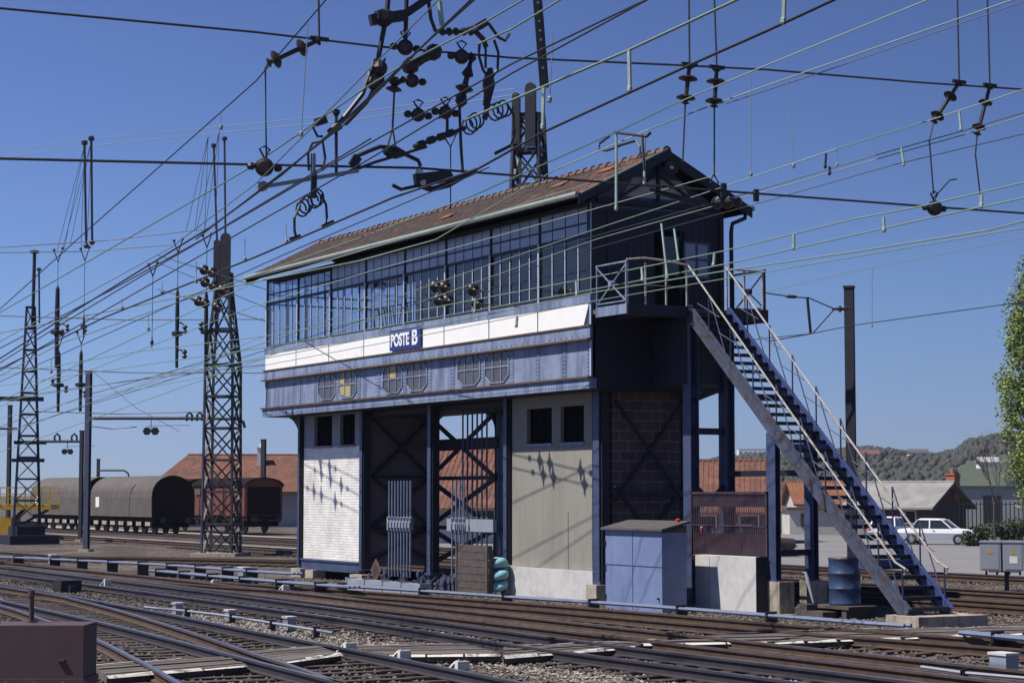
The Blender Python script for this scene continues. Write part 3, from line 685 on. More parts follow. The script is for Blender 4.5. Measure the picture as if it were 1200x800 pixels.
# glazing, bay by bay
YG = .035
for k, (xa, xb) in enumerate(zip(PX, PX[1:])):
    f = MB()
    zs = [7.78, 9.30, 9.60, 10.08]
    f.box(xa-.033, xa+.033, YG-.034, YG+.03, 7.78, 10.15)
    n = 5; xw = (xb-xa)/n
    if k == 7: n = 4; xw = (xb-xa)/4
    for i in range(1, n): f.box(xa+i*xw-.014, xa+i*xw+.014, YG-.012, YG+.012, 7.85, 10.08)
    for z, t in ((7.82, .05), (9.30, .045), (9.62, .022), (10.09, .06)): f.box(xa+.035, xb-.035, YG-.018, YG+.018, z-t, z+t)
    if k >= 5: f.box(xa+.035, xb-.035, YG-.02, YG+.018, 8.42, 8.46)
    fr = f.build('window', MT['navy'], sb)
    f = MB()
    for i in range(1, n): f.box(xa+i*xw-.02, xa+i*xw+.02, YG-.022, YG-.014, 7.87, 9.255)
    f.each('glazing_bar', MT['bar'], fr)  # pale bars stop at the eave shadow line, navy frame paints shade above
    g = MB()
    for i in range(n):
        xl, xr = xa+i*xw, xa+(i+1)*xw
        for z0_, z1_ in ((7.87, 8.44), (8.44, 9.255)):
            t1, t2 = random.uniform(-.007, .007), random.uniform(-.007, .007)
            g.add([(xl, YG+t1, z0_), (xr, YG-t1, z0_), (xr, YG-t1+t2, z1_), (xl, YG+t1+t2, z1_)], [(0, 1, 2, 3)])
    g.build('pane', MT['glass'], fr)
    g = MB(); g.box(xa+.06, xb-.06, YG-.004, YG+.004, 9.345, 10.03); g.build('upper_pane', MT['frost'] if k > 1 else MT['glass'], fr)
b = MB(); b.box(-.16, -.02, YG-.08, YG+.08, 7.78, 10.15); b.build('corner_post', MT['navy'], sb)
# room behind the glass
b = MB(); b.box(-18.0, -.14, W-.1, W, 7.3, 10.1); b.build('rear_wall', MT['room'], sb)
b = MB(); b.box(-L+.02, -.14, .2, W-.1, 7.3, 7.36); b.build('floor', MT['room'], sb)
b = MB(); b.box(-L, -.1, .0, W+.02, 10.1, 10.16); b.build('ceiling', MT['room'], sb)
f = MB()  # left end glazing
for y in (.14, .8, 1.5, 2.2, 2.9, 3.5, W-.06): f.box(-L-.0, -L+.06, y-.03, y+.03, 7.3, 10.1)
for z in (7.35, 7.85, 9.3, 9.62, 10.06): f.box(-L+.01, -L+.05, .12, W, z-.03, z+.03)
fr = f.build('end_window', MT['blue_dk'], sb); g = MB(); g.box(-L+.026, -L+.034, .15, W-.05, 7.4, 10.03); g.build('pane', MT['glass'], fr)
f = MB()  # rear glazing of the two left bays
for i in range(7): x = -L+.05+i*.6; f.box(x-.025, x+.025, W-.05, W, 7.3, 10.1)
for z in (7.35, 7.85, 9.3, 10.06): f.box(-L+.05, -18.0, W-.048, W-.002, z-.03, z+.03)
fr = f.build('rear_window', MT['blue_dk'], sb); g = MB(); g.box(-L+.05, -18, W-.03, W-.022, 7.4, 10.03); g.build('pane', MT['glass'], fr)
# lever frame and desk inside
b = MB(); b.box(-16.5, -6.5, 1.35, 1.75, 7.36, 7.95)
for i in range(46): x = -16.3+i*.21; t = random.choice((.12, .12, -.1)); b.bar((x, 1.5, 7.95), (x+.01, 1.5-t, 8.75), .03, .03)
b.build('lever_frame', MT['steel_b'], sb)
b = MB(); b.box(-5.6, -3.6, 1.2, 1.9, 7.36, 8.15); b.box(-5.3, -4.6, 1.4, 1.8, 8.15, 8.55); b.build('desk', MT['wood'], sb)
# right end wall: boarding, door, window
b = MB()
for i in range(17):
    y = .55+i*.2
    if y > W-.05: break
    if 2.05 < y+.1 < 2.85: b.box(xe-.06, xe, y, y+.188, 9.55, 9.95); continue
    if 2.85 <= y+.1 < 3.65: b.box(xe-.06, xe, y, y+.188, 7.3, 8.35); b.box(xe-.06, xe, y, y+.188, 9.3, 9.95); continue
    b.box(xe-.06, xe, y, y+.188, 7.3, 9.95)
b.box(xe-.06, xe-.03, .1, .6, 7.3, 9.95)
b.box(xe-.02, xe+.05, .3, W, 9.93, 10.03); b.box(xe-.06, xe+.06, W-.12, W+.0, 5.5, 10.1)
b.build('end_wall', MT['navy'], sb)
f = MB()
for y in (2.07, 2.83): f.box(xe-.05, xe+.02, y-.035, y+.035, 7.36, 9.55)
f.box(xe-.05, xe+.02, 2.1, 2.8, 9.50, 9.55); f.box(xe-.045, xe-.01, 2.1, 2.8, 7.36, 9.5)
dr = f.build('door', MT['dark'], sb); g = MB(); g.box(xe-.008, xe-.002, 2.2, 2.7, 8.4, 9.4); g.build('pane', MT['glassd'], dr)
g = MB(); g.ball((xe+.03, 2.17, 8.35), .035, 8); g.build('handle', MT['chrome'], dr)
f = MB()
for y in (2.86, 3.25, 3.63): f.box(xe-.03, xe+.03, y-.03, y+.03, 8.35, 9.3)
for z in (8.37, 8.85, 9.28): f.box(xe-.028, xe+.028, 2.86, 3.63, z-.025, z+.025)
fr = f.build('window', MT['blue_dk'], sb); g = MB(); g.box(xe-.004, xe+.004, 2.88, 3.62, 8.38, 9.27); g.build('pane', MT['frost'], fr)
b = MB(); b.box(-.12, -.0, .02, W-.02, 5.45, 7.3); b.build('end_girder', MT['navy'], sb)
# soffit and curved left bracket
b = MB(); b.box(-L, -.02, .1, W, 5.42, 5.5); b.build('soffit', MT['navy'], sb)
def arcbracket(xw, xt, zb, zt, y0, y1, parent=sb, name='curved_bracket', m='navy'):
    """web filled between a vertical at xw and a soffit at zt, curving out to xt"""
    pts = [(xw, y0, zt), (xw, y0, zb)]
    for i in range(1, 10):
        a = pi/2*i/9; pts.append((xt-(xt-xw)*cos(a), y0, zb+(zt-zb)*sin(a)))
    b = MB(); b.prism(pts, (0, y1-y0, 0)); b.build(name, MT[m], parent)
for ya in (YC-.02, YR-.05): arcbracket(-20.2, -21.5, 4.45, 5.43, ya, ya+.12)
# lower columns
YR = 3.1
def column(x, y, z0, w=.3, lit=True, z1=5.43):
    b = MB(); b.box(x-w/2, x+w/2, y-.02, y+.0, z0, z1); b.box(x-w/2, x+w/2, y+.26, y+.28, z0, z1); b.box(x-.02, x+.02, y+.0, y+.26, z0, z1); b.box(x-w/2-.07, x+w/2+.07, y-.05, y+.31, z0-.02, z0+.05)
    b.f_ = 0
    q_ = MB(); q_.box(x-w*.9, x+w*.75, y+.03, y+.255, z0, z1); q_.build('column_shade', MT['navy'], sb)  # navy backing paints the unlit part of the column dark
    for s in (-1, 1):
        for k in range(int((z1-z0)/.16)): rx = x+s*(w/2-.05); z = z0+.1+k*.16; r = .018; b.add([(rx-r, y-.02, z-r), (rx+r, y-.02, z-r), (rx+r, y-.02, z+r), (rx-r, y-.02, z+r), (rx, y-.038, z)], [(0, 1, 4), (1, 2, 4), (2, 3, 4), (3, 0, 4)])
    b.build('column', MT['blue_dk'], sb)
for x, z0, w in ((-20.2, .42, .14), (-15.2, .42, .2), (-10.4, .45, .22), (-5.74, .2, .18), (-.93, .55, .30)): column(x, YC-.06, z0, w)
for x in (-20.27, -15.28, -5.74, -.93): column(x, YR, .3, .34)
column(-10.4, YR, .3, .5)
# bracing: rear plane of the two open bays and cross beams
b = MB()
for (xa, xb) in ((-15.1, -10.6), (-10.25, -5.9)):
    zz = [.55, 1.75, 3.3, 5.3]
    for za, zb_ in zip(zz, zz[1:]):
        b.bar((xa, YR-.05, za), (xb, YR-.05, zb_), .03, .16, up=Vector((0, 1, 0)).cross(Vector((xb-xa, 0, zb_-za))).normalized()); b.bar((xa, YR-.09, zb_), (xb, YR-.09, za), .03, .16, up=Vector((0, 1, 0)).cross(Vector((xb-xa, 0, za-zb_))).normalized())
    for z in zz[1:3]: b.bar((xa, YR-.02, z), (xb, YR-.02, z), .05, .12)
b.build('cross_bracing', MT['navy'], sb)
b = MB(); b.bar((-15.1, YR, 4.35), (-10.5, YR, 4.35), .14, .36); b.build('cross_beam', MT['navy'], sb)
zl_ = hit(545, 484, 1, YR).z
for xw, xt in ((-15.0, -14.0), (-10.8, -11.9)): arcbracket(xw, xt, zl_-.55, zl_, YR, YR+.1)
b = MB(); b.box(-15.1, -10.5, YR, YR+.12, zl_, 5.42); b.build('lintel', MT['navy'], sb)
b = MB(); b.box(-15.42, -15.2, YC+.25, YR-.05, .55, 5.4); b.build('pier_side_wall', MT['brick_side'], sb)
b = MB(); zz = [.7, 1.75, 3.35, 5.2]
for za, zb_ in zip(zz, zz[1:]):
    b.bar((-15.13, YC+.3, za), (-15.13, YR, zb_), .05, .11, up=Vector((0, -(zb_-za), YR-YC-.3)).normalized()); b.bar((-15.10, YC+.3, zb_), (-15.10, YR, za), .05, .11, up=Vector((0, (zb_-za), YR-YC-.3)).normalized())
for z in zz[1:3]: b.bar((-15.15, YC+.3, z), (-15.15, YR, z), .06, .09)
b.build('side_bracing', MT['navy'], sb)
b = MB(); b.box(-15.2, -5.9, .95, YR-.1, 5.25, 5.40); b.build('floor_beam', MT['navy'], sb)
# left pier in white glazed brick
def pier(name, xa, xb, z0, ztop, zlit, mlo, mup, wins, ys=YC+.06):
    e = None
    b = MB(); xs = sorted(set([xa, xb]+[w for q in wins for w in q[:2]]))
    wz0, wz1 = wins[0][2], wins[0][3]
    b.box(xa, xb, ys, YR+.1, z0, zlit)
    lo = b.build(name, mlo, sb)
    b = MB()
    for a, c in zip(xs, xs[1:]):
        if any(abs(a-q[0]) < 1e-6 for q in wins): b.box(a, c, ys+.22, YR+.1, zlit, ztop); b.box(a, c, ys+.003, ys+.22, wz1, ztop); b.box(a, c, ys+.003, ys+.22, zlit, max(zlit+.01, wz0))
        else: b.box(a, c, ys+.003, YR+.1, zlit, ztop)
    b.build(name, mup, sb)
    for q in wins:
        f = MB(); f.box(q[0], q[1], ys+.14, ys+.2, wz0, wz1)
        for x in (q[0]+.03, (q[0]+q[1])/2, q[1]-.03): f.box(x-.025, x+.025, ys+.11, ys+.14, wz0, wz1)
        wf = f.build('pier_window', MT['glass_o'] if False else MT['dark'], sb)
        f = MB(); f.box(q[0]-.05, q[1]+.05, ys-.05, ys+.12, wz0-.07, wz0); f.build('sill', MT['blue'] if mlo is MT['render'] else MT['brick_shade'], wf)
pier('white_brick_wall', -20.05, -15.5, .62, 5.42, 4.34, MT['brick_w'], MT['brick_shade'], [(-19.2, -17.75, 4.38, 5.38), (-17.1, -15.95, 4.38, 5.38)])  # upper band takes the shaded brick tone down to the girder's shadow line
b = MB(); b.box(-20.12, -15.45, YC-.0, YC+.2, .30, .62); b.box(-20.12, -15.45, YC-.04, YC+.03, .60, .66); b.build('base_beam', MT['blue_dk'], sb)
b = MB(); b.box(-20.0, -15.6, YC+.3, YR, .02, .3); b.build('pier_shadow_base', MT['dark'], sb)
b = MB(); b.box(-20.5, -19.7, YC-.2, YC+.5, -.1, .32); b.box(-19.4, -18.75, YC-.15, YC+.4, -.1, .30); b.box(-15.6, -14.7, YC-.25, YC+.5, -.1, .28); b.each('footing', MT['conc2'], sb)
pier('rendered_wall', -5.57, -1.12, .85, 5.42, 3.6, MT['render'], MT['render'], [(-4.75, -3.4, 4.15, 5.1), (-2.95, -1.75, 4.15, 5.1)])
b = MB(); b.box(-5.75, -1.05, YC-.12, YR, -.1, .84); b.box(-5.75, -5.45, YC-.2, YR, -.1, .86); b.build('plinth', MT['conc'], sb)
q_ = hit(666, 650, 1, YC+.06).x; b = MB(); b.box(q_-.012, q_+.012, YC+.052, YC+.062, .86, 2.35); b.build('wall_seam', MT['wall_d'], sb)
b = MB(); b.box(-1.1, -.6, YC-.28, YC+.5, -.1, .52); b.each('footing', MT['conc2'], sb)
b = MB(); b.box(-1.05, -.72, YC+.28, YR+.2, 0, 5.42); b.build('block_wall', MT['block'], sb)
b = MB()
for za, zb_ in ((.6, 3.0), (2.6, 5.2)):
    b.bar((-.66, YC+.3, za), (-.66, YR+.1, zb_), .05, .08); b.bar((-.62, YC+.3, zb_), (-.62, YR+.1, za), .05, .08)
b.bar((-.64, YC+.3, 2.8), (-.64, YR+.1, 2.8), .06, .12); b.build('end_bracing', MT['navy'], sb)
# grey-blue cable tray across the two open bays
b = MB(); b.box(-12.9, -11.3, .5, .62, 1.72, 2.1); b.box(-8.9, -6.1, .5, .62, 1.75, 2.1); b.each('cable_tray', MT['grey'], sb)
# vertical signal rods
def rods(x0_, x1_, n, y, z0, z1, m, knk=True):
    for i in range(n):
        x = x0_+(x1_-x0_)*i/(n-1)
        b = MB(); b.tube([(x, y, z0), (x, y, 1.72), (x+.05, y-.05, 1.80), (x+.05, y-.05, 1.95), (x, y, 2.05), (x, y, z1)] if knk else [(x, y, z0), (x, y, z1)], .028, 5)
        if knk:
            for z in (1.68, 2.02): b.lathe((x, y, z), Z, [(0, .03), (.03, .055), (.09, .055), (.12, .03)], 6)
        b.build('signal_rod', m, sb)
rods(-12.2, -10.75, 8, .25, .35, 3.2, MT['pipe'])
rods(-8.25, -7.55, 4, .35, .4, 3.2, MT['pipe'])
rods(-10.0, -8.5, 6, 1.6, .3, 5.3, MT['steel_b'])
rods(-9.0, -7.6, 5, 2.3, .3, 5.3, MT['steel_b'], False)
# ---- landing and staircase at the right end
b = MB(); b.box(.02, 1.65, .02, W+.05, 7.28, 7.38); b.build('landing', MT['plank'], sb)
b = MB(); b.box(.22, 1.66, -.03, .02, 7.18, 7.42); b.build('landing_fascia', MT['blue'], sb)
b = MB(); b.box(1.65, 1.72, -.02, 1.74, 7.14, 7.42); b.box(1.65, 1.72, 2.98, W+.1, 7.10, 7.44); b.box(.1, 1.66, W+.05, W+.1, 7.12, 7.42); b.bar((.05, .5, 7.2), (1.6, .5, 7.2), .1, .16); b.bar((.05, 3.4, 7.2), (1.6, 3.4, 7.2), .1, .16); b.each('landing_beam', MT['navy'], sb)
def panelrail(name, y, m):
    b = MB()
    for x in (.26, 1.62): b.bar((x, y, 7.35), (x, y, 8.45), .045, .045)
    b.tube([(.22, y, 8.45), (1.66, y, 8.45)], .028, 6); b.bar((.26, y, 7.5), (1.62, y, 7.5), .03, .03)
    b.bar((.26, y+.01, 7.5), (1.62, y+.01, 8.42), .028, .028); b.bar((.26, y-.03, 8.42), (1.62, y-.03, 7.5), .028, .028)
    b.lathe((.94, y+.06, 7.96), (0, -1, 0), [(0, .08), (.12, .08)], 10); b.build(name, m, sb)
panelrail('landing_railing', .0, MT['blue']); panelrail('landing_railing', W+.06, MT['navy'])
b = MB()
for y in (.02, .55, 1.15, 1.76): b.bar((1.63, y, 7.35), (1.63, y, 8.45), .04, .04)
b.tube([(1.63, 0, 8.5), (1.63, .5, 8.56), (1.63, 1.1, 8.53), (1.63, 1.8, 8.45)], .03, 6); b.bar((1.63, .05, 7.9), (1.63, 1.76, 7.9), .025, .025)
b.build('landing_railing', MT['rail_paint'], sb)
b = MB(); b.tube([(1.63, 2.96, 8.42), (1.63, W+.05, 8.42)], .028, 6)
for y in (2.96, 3.5, W): b.bar((1.63, y, 7.35), (1.63, y, 8.4), .04, .04)
b.build('landing_railing', MT['rail_paint'], sb)
S0 = Vector((1.62, 1.8, 7.33)); S1 = Vector((9.72, 1.8, .28)); SY = 2.95
st = None
sdir = (S1-S0).normalized(); sup = Vector((-sdir.z, 0, sdir.x)) if sdir.x > 0 else None
b = MB(); b.obox((S0+S1)/2+Vector((0, -.0, 0)), (S1-S0)/2, sup*.15, Vector((0, .012, 0)))
b.obox((S0+S1)/2+sup*.15, (S1-S0)/2, Vector((0, .05, 0)), sup*.012); b.obox((S0+S1)/2-sup*.15, (S1-S0)/2, Vector((0, .05, 0)), sup*.012)
st = b.build('staircase', MT['stair'], sb)
b = MB(); T = Vector((0, SY-1.8, 0)); b.obox((S0+S1)/2+T, (S1-S0)/2, sup*.15, Vector((0, .012, 0)))
b.obox((S0+S1)/2+T+sup*.15, (S1-S0)/2, Vector((0, .05, 0)), sup*.012); b.obox((S0+S1)/2+T-sup*.15, (S1-S0)/2, Vector((0, .05, 0)), sup*.012)
b.build('far_stringer', MT['stair_blue'], st)
nt_ = 33
for i in range(nt_):
    p = S0.lerp(S1, (i+.6)/nt_)
    q = MB(); q.box(p.x-.12, p.x+.14, 1.82, SY-.02, p.z+.02, p.z+.055); q.box(p.x+.12, p.x+.14, 1.82, SY-.02, p.z-.03, p.z+.02)
    q.build('tread', MT['navy'], st)
b = MB(); b.box(5.35, 5.75, 1.83, SY-.03, 3.75, 3.95); b.box(4.1, 4.35, 1.83, SY-.03, 5.0, 5.15); b.box(8.1, 8.6, 1.83, SY-.03, 1.2, 1.38); b.each('cross_tie', MT['stair_blue'], st)
def handrail(y, m):
    a0 = Vector((1.62, y, 8.46)); a1 = S1+Vector((-.35, y-1.8, 1.08)); b = MB()
    a2 = S1+Vector((-.02, y-1.8, .95)); b.tube([a0, a1, a2, a2+Vector((-.05, 0, -.12))], .024, 6); b.build('handrail', m, st)
    b = MB(); k = 9
    for i in range(1, k):
        t = i/k; p = S0.lerp(S1, t)+Vector((0, y-1.8, 0)); top = p+Vector((0, 0, 1.12)); b.tube([p, top], .02, 5)
        t2 = min(1, t+.105); p2 = S0.lerp(S1, t2)+Vector((0, y-1.8, 0)); b.tube([top, p2], .016, 5)
        mid = p+Vector((0, 0, .62)); mid2 = S0.lerp(S1, t+.5/k)+Vector((0, y-1.8, .9)); b.tube([S0.lerp(S1, t-.06)+Vector((0, y-1.8, .5)), mid2], .013, 5)
    p = S1+Vector((-.12, y-1.8, 0)); b.tube([p, p+Vector((0, 0, .95))], .022, 5); b.build('baluster', MT['baluster'], st)
handrail(1.8, MT['rail_paint']); handrail(SY, MT['rail_paint'])
# columns under the landing and half way up the stairs
def stcol(x, y, z0, z1, w=.3, d=.2):
    b = MB(); b.box(x-w/2, x+w/2, y-.015, y+.0, z0, z1); b.box(x-w/2, x+w/2, y+d, y+d+.015, z0, z1); b.box(x-.015, x+.015, y, y+d, z0, z1); b.box(x-w/2-.05, x+w/2+.05, y-.05, y+d+.05, z0-.03, z0+.03); return b
for y in (1.78, 2.85): stcol(1.58, y, .1, 7.2, .34, .22).build('landing_column', MT['blue_dk'], sb)
b = MB(); b.bar((1.58, 1.9, 4.35), (1.58, 2.9, 4.35), .12, .16); b.bar((1.58, 1.9, 5.1), (1.58, 2.9, 5.45), .1, .12); b.bar((1.58, 1.9, 2.75), (1.58, 2.9, 2.75), .12, .2)
b.prism([(1.53, 2.02, 2.85), (1.53, 2.25, 2.85), (1.53, 2.02, 3.05)], (.1, 0, 0)); b.prism([(1.53, 2.85, 2.85), (1.53, 2.62, 2.85), (1.53, 2.85, 3.05)], (.1, 0, 0))
b.prism([(1.53, 2.02, 5.42), (1.53, 2.3, 5.6), (1.53, 2.02, 5.8)], (.1, 0, 0)); b.each('landing_brace', MT['navy'], sb)
b = MB(); b.box(.05, 1.62, 1.75, 3.1, 5.5, 7.15); b.build('landing_box', MT['navy'], sb)
xs_ = 5.0; zs_ = S0.z+(S1.z-S0.z)*(xs_-S0.x)/(S1.x-S0.x)-.16
for y in (1.80, 2.88): stcol(xs_, y, .8, zs_, .34, .12).build('stair_column', MT['blue_dk'], sb)
b = MB(); b.bar((xs_, 1.9, 1.45), (xs_, 2.95, 1.45), .12, .14); b.bar((5.1, 2.9, 3.3), (1.7, 2.9, 3.3), .1, .14); b.each('stair_tie', MT['navy'], sb)
def plinth(x, y, w, d, h, label):
    b = MB(); b.box(x-w/2, x+w/2, y-d/2, y+d/2, -.1, h); b.box(x-w/2-.06, x+w/2+.2, y-d/2-.06, y+d/2+.06, -.1, .07)
    return b.build('column_plinth', MT['conc2'], sb)
plinth(5.0, 1.95, .7, .42, .8, ''); plinth(5.0, 2.98, .5, .42, .8, '')
b = MB(); b.box(9.25, 10.3, 1.62, 3.5, -.1, .26); b.build('stair_footing', MT['conc2'], sb)
# ------------------------------------------------------------------ things around the foot of the signal box
e = empty('tool_shed', (1.75, .35, 0), 'blue sheet metal tool shed with a sloping grey lid beside the rendered pier', 'shed')
b = MB(); b.box(.56, 3.08, .03, .72, -.02, 1.92); b.build('body', MT['blue_box'], e)
b = MB(); b.box(.56, 3.08, .022, .03, 1.08, 1.10); b.bar((1.80, .024, .03), (1.80, .024, 1.9), .012, .008); b.build('door_seam', MT['blue_dk'], e)
b = MB(); b.prism([(.46, -.06, 1.93), (3.2, -.06, 1.93), (3.2, .76, 2.12), (.46, .76, 2.12)], (0, 0, .05)); b.prism([(3.09, .03, 1.9), (3.09, .72, 1.9), (3.09, .72, 2.06)], (-.05, 0, 0)); b.build('lid', MT['lid'], e)
b = MB()
for z in (.3, 1.0, 1.6): b.box(.545, .60, .005, .03, z-.06, z+.06)
b.each('hinge', MT['navy'], e)
b = MB(); b.lathe((2.95, .02, .35), (0, -1, 0), [(0, .03), (.05, .02)], 8); b.build('lock', MT['black'], e)
b = MB()
for i in range(1): b.lathe((2.85+i*.2, .64, 2.12), Z, [(0, .05), (.08, .06), (.1, .03)], 8)
for o_ in b.each('lamp_cover', MT['red']): tag(o_, 'small red lamp cover lying on the back edge of the blue shed lid', 'lamp cover')
e = empty('concrete_locker', (4.1, 1.2, 0), 'low pale concrete locker under the wire mesh screen', 'locker')
b = MB(); lx0 = hit(815, 690, 1, 1.42).x; lx1 = hit(886, 690, 1, 1.42).x; b.box(lx0, lx1, 1.42, 1.73, -.05, 1.35); b.build('body', MT['conc'], e)
b = MB(); b.bar((lx0+.6, 1.416, .1), (lx0+.6, 1.416, 1.3), .018, .008); b.build('joint', MT['conc2'], e)
b = MB(); b.box(lx1+.002, lx1+.015, 1.42, 1.73, -.05, 1.36); b.build('end_shade', MT['navy'], e)  # thin navy sheet paints the shade on the locker's end
e = empty('mesh_screen', (3.4, 1.7, 1.3), 'rusty purple brown wire mesh screen between the landing column and the stair column', 'screen')
b = MB(); xa, xb = 1.78, 4.86; yy = 1.76
for i in range(44): x = xa+(xb-xa)*i/43; b.box(x-.013, x+.013, yy-.003, yy+.003, 1.3, 2.86)
b.build('bars', MT['mesh'], e)
b = MB()
for z, h in ((1.32, .05), (2.05, .03), (2.83, .05)): b.box(xa-.03, xb+.03, yy-.02, yy+.02, z-h/2, z+h/2)
b.box(xa-.03, xa+.02, yy-.02, yy+.02, 1.3, 2.86); b.box(xb-.02, xb+.03, yy-.02, yy+.02, 1.3, 2.86)
for i in range(30): x = xa+(xb-xa)*i/29; b.prism([(x, yy, 1.3), (x+.1, yy, 1.3), (x+.05, yy, 1.2)], (0, .01, 0))
b.build('frame', MT['mesh'], e)
b = MB(); b.box(xa+.03, xb-.03, yy+.03, yy+.045, 1.34, 1.86); b.box(xa+.03, xb-.03, yy+.03, yy+.04, 2.5, 2.8); b.each('backing_plate', MT['mesh'], e)
p = hit(823, 623, 1, 2.3)
e = empty('marker_board', (p.x, 2.3, 1.4), 'red and white marker board leaning behind the mesh screen', 'board')
b = MB(); b.obox((p.x, 2.3, p.z), Vector((.42, 0, -.02)), Vector((0, .015, 0)), Vector((.02, 0, .13))); b.build('panel', MT['white'], e)
b = MB()
for i in range(3): b.obox((p.x-.28+i*.28, 2.28, p.z+.0), Vector((.07, 0, 0)), Vector((0, .004, 0)), Vector((.05, 0, .12)))
b.build('stripes', MT['red'], e)
b = MB()
b.bar((p.x-.3, 2.33, p.z-.1), (p.x-.3, 2.33, .02), .04, .04); b.bar((p.x+.3, 2.33, p.z-.1), (p.x+.3, 2.33, .02), .04, .04); b.each('leg', MT['mesh'], e)
# oil drum on a wooden stand
db = G(990, 711, .0); dp = Vector((6.35, 3.3, .34))
p = hit(990, 700, 1, 2.9); dp = Vector((p.x, 2.9, .30))
e = empty('oil_drum', dp, 'dented blue oil drum with a rusty lid under the staircase', 'oil drum')
r_ = .36; h_ = 1.06
b = MB(); b.lathe(dp, Z, [(0, r_), (.02, r_+.012), (.05, r_), (h_*.33, r_), (h_*.345, r_+.016), (h_*.36, r_), (h_*.65, r_), (h_*.665, r_+.016), (h_*.68, r_), (h_-.04, r_), (h_-.02, r_+.014), (h_, r_)], 22); b.build('barrel', MT['drum'], e, smooth=True)
b = MB(); b.lathe(dp+Vector((0, 0, h_)), Z, [(0, r_-.02), (.012, r_-.02)], 20); b.build('lid', MT['drumtop'], e)
b = MB()
for i in range(3): b.box(dp.x-.62, dp.x+.7, dp.y-.45+i*.3, dp.y-.17+i*.3, .22, .29)
for x in (-.5, .5): b.box(dp.x+x-.08, dp.x+x+.08, dp.y-.42, dp.y+.42, -.02, .22)
o = b.build('drum_stand', MT['wood']); tag(o, 'low dark timber stand carrying the blue oil drum', 'stand')
b = MB(); q = hit(955, 722, 1, 2.3); b.box(q.x-.5, q.x+.55, 2.1, 2.5, -.02, .16); b.box(q.x-.45, q.x-.1, 2.15, 2.45, .16, .3)
tag(b.build('timber_block', MT['wood']), 'dark timber blocks on the ground in front of the drum stand', 'timber')
b = MB(); q = hit(945, 690, 1, 2.45); b.tube([q+Vector((-.15, 0, .35)), q+Vector((-.02, 0, .38)), q+Vector((.05, 0, .2)), q+Vector((.25, 0, -.3))], [.03, .035, .045, .02], 7)
tag(b.build('hand_tool', MT['grey']), 'grey bent tool leaning between the concrete post and the oil drum', 'tool')
# crate, sacks, warning diamond
q = hit(553, 700, 1, -.05); qa = hit(534, 700, 1, -.05).x; qb = hit(572, 700, 1, -.05).x
e = empty('timber_crate', ((qa+qb)/2, .2, 0), 'weathered timber crate standing in front of the arch', 'crate')
for i in range(7):
    b = MB(); z = .02+i*.2; dx = random.uniform(-.02, .02); b.box(qa+dx, qb+dx, -.05, .08, z, z+.185); b.build('board', MT['wood'], e)
b = MB()
for x in (qa+.06, qb-.06): b.box(x-.04, x+.04, -.075, -.05, .0, 1.42)
b.each('batten', MT['wood'], e)
sackbase = hit(583, 700, 1, .05)
for i, (dz, dx, w, l_) in enumerate([(.0, 0, .26, 'lowest of the three turquoise sacks stacked left of the white plinth'), (.30, .06, .23, 'middle one of the three turquoise sacks stacked left of the white plinth'), (.62, .02, .24, 'topmost turquoise sack slumped on the pile left of the white plinth')]):
    b = MB(); c = Vector((hit(584, 690, 1, .35).x+dx, .35, .18+dz)); n = 12; vs = []; fs = []
    for k in range(7):
        ph = -pi/2+pi*k/6
        for j in range(n):
            a = 2*pi*j/n; rr = (abs(cos(ph))**.6)
            vs.append(c+Vector((.33*rr*cos(a)*(1+.1*sin(3*a+i)+.05*sin(7*a+2*i)), .26*rr*sin(a), .13+.15*sin(ph)+.05*sin(2*a+i)*rr)))
    for k in range(6):
        for j in range(n): fs.append((k*n+j, k*n+(j+1) % n, (k+1)*n+(j+1) % n, (k+1)*n+j))
    b.add(vs, fs); o = b.build('sack', MT['sack'], smooth=True); tag(o, l_, 'sack', 'turquoise sacks left of the plinth')
p = hit(440, 668, 1, .15)
e = empty('diamond_sign', (p.x, .15, 0), 'small brown diamond shaped sign leaning by the brick pier', 'sign')
b = MB(); b.prism([p+Vector((-.36, 0, 0)), p+Vector((0, 0, -.36)), p+Vector((.36, 0, 0)), p+Vector((0, 0, .36))], (0, .03, 0)); b.build('plate', MT['rustline'], e)
b = MB(); b.prism([p+Vector((-.24, -.004, 0)), p+Vector((0, -.004, -.24)), p+Vector((.24, -.004, 0)), p+Vector((0, -.004, .24))], (0, .003, 0)); b.build('face', MT['mesh'], e)
b = MB(); b.bar((p.x, .2, 0), (p.x, .2, p.z), .05, .05); b.build('post', MT['black'], e)
# crank assembly at the foot of the rods
b = MB()
for i in range(34):
    x = random.uniform(-13.8, -6.6); y = random.uniform(-.1, 1.0); h = random.uniform(.15, .45)
    b.box(x-.06, x+.06, y-.05, y+.05, 0, h); b.lathe((x, y-.07, h), (0, 1, 0), [(0, .1), (.05, .1)], 8); b.bar((x, y, h), (x+random.uniform(-.5, .5), y, h+random.uniform(-.05, .25)), .03, .03)
tag(b.build('crank_frame', MT['steel_b']), 'cluster of cranks and bell levers at the foot of the signal rods', 'crank frame', kind='stuff')
b = MB()
tx0 = hit(406, 692, 1, -2.3).x; tx1 = hit(492, 700, 1, -2.3).x; tw = (tx1-tx0)/4
for i in range(4): x = tx0+i*tw; b.box(x+.05, x+tw-.05, -2.3, -2.0, .02, .42)
for i in range(5): x = tx0+i*tw; b.box(x-.04, x+.04, -2.32, -1.98, .0, .45)
tag(b.build('cable_trough', MT['grey']), 'row of grey steel cover plates along the rusty rail below the arch', 'cable trough')

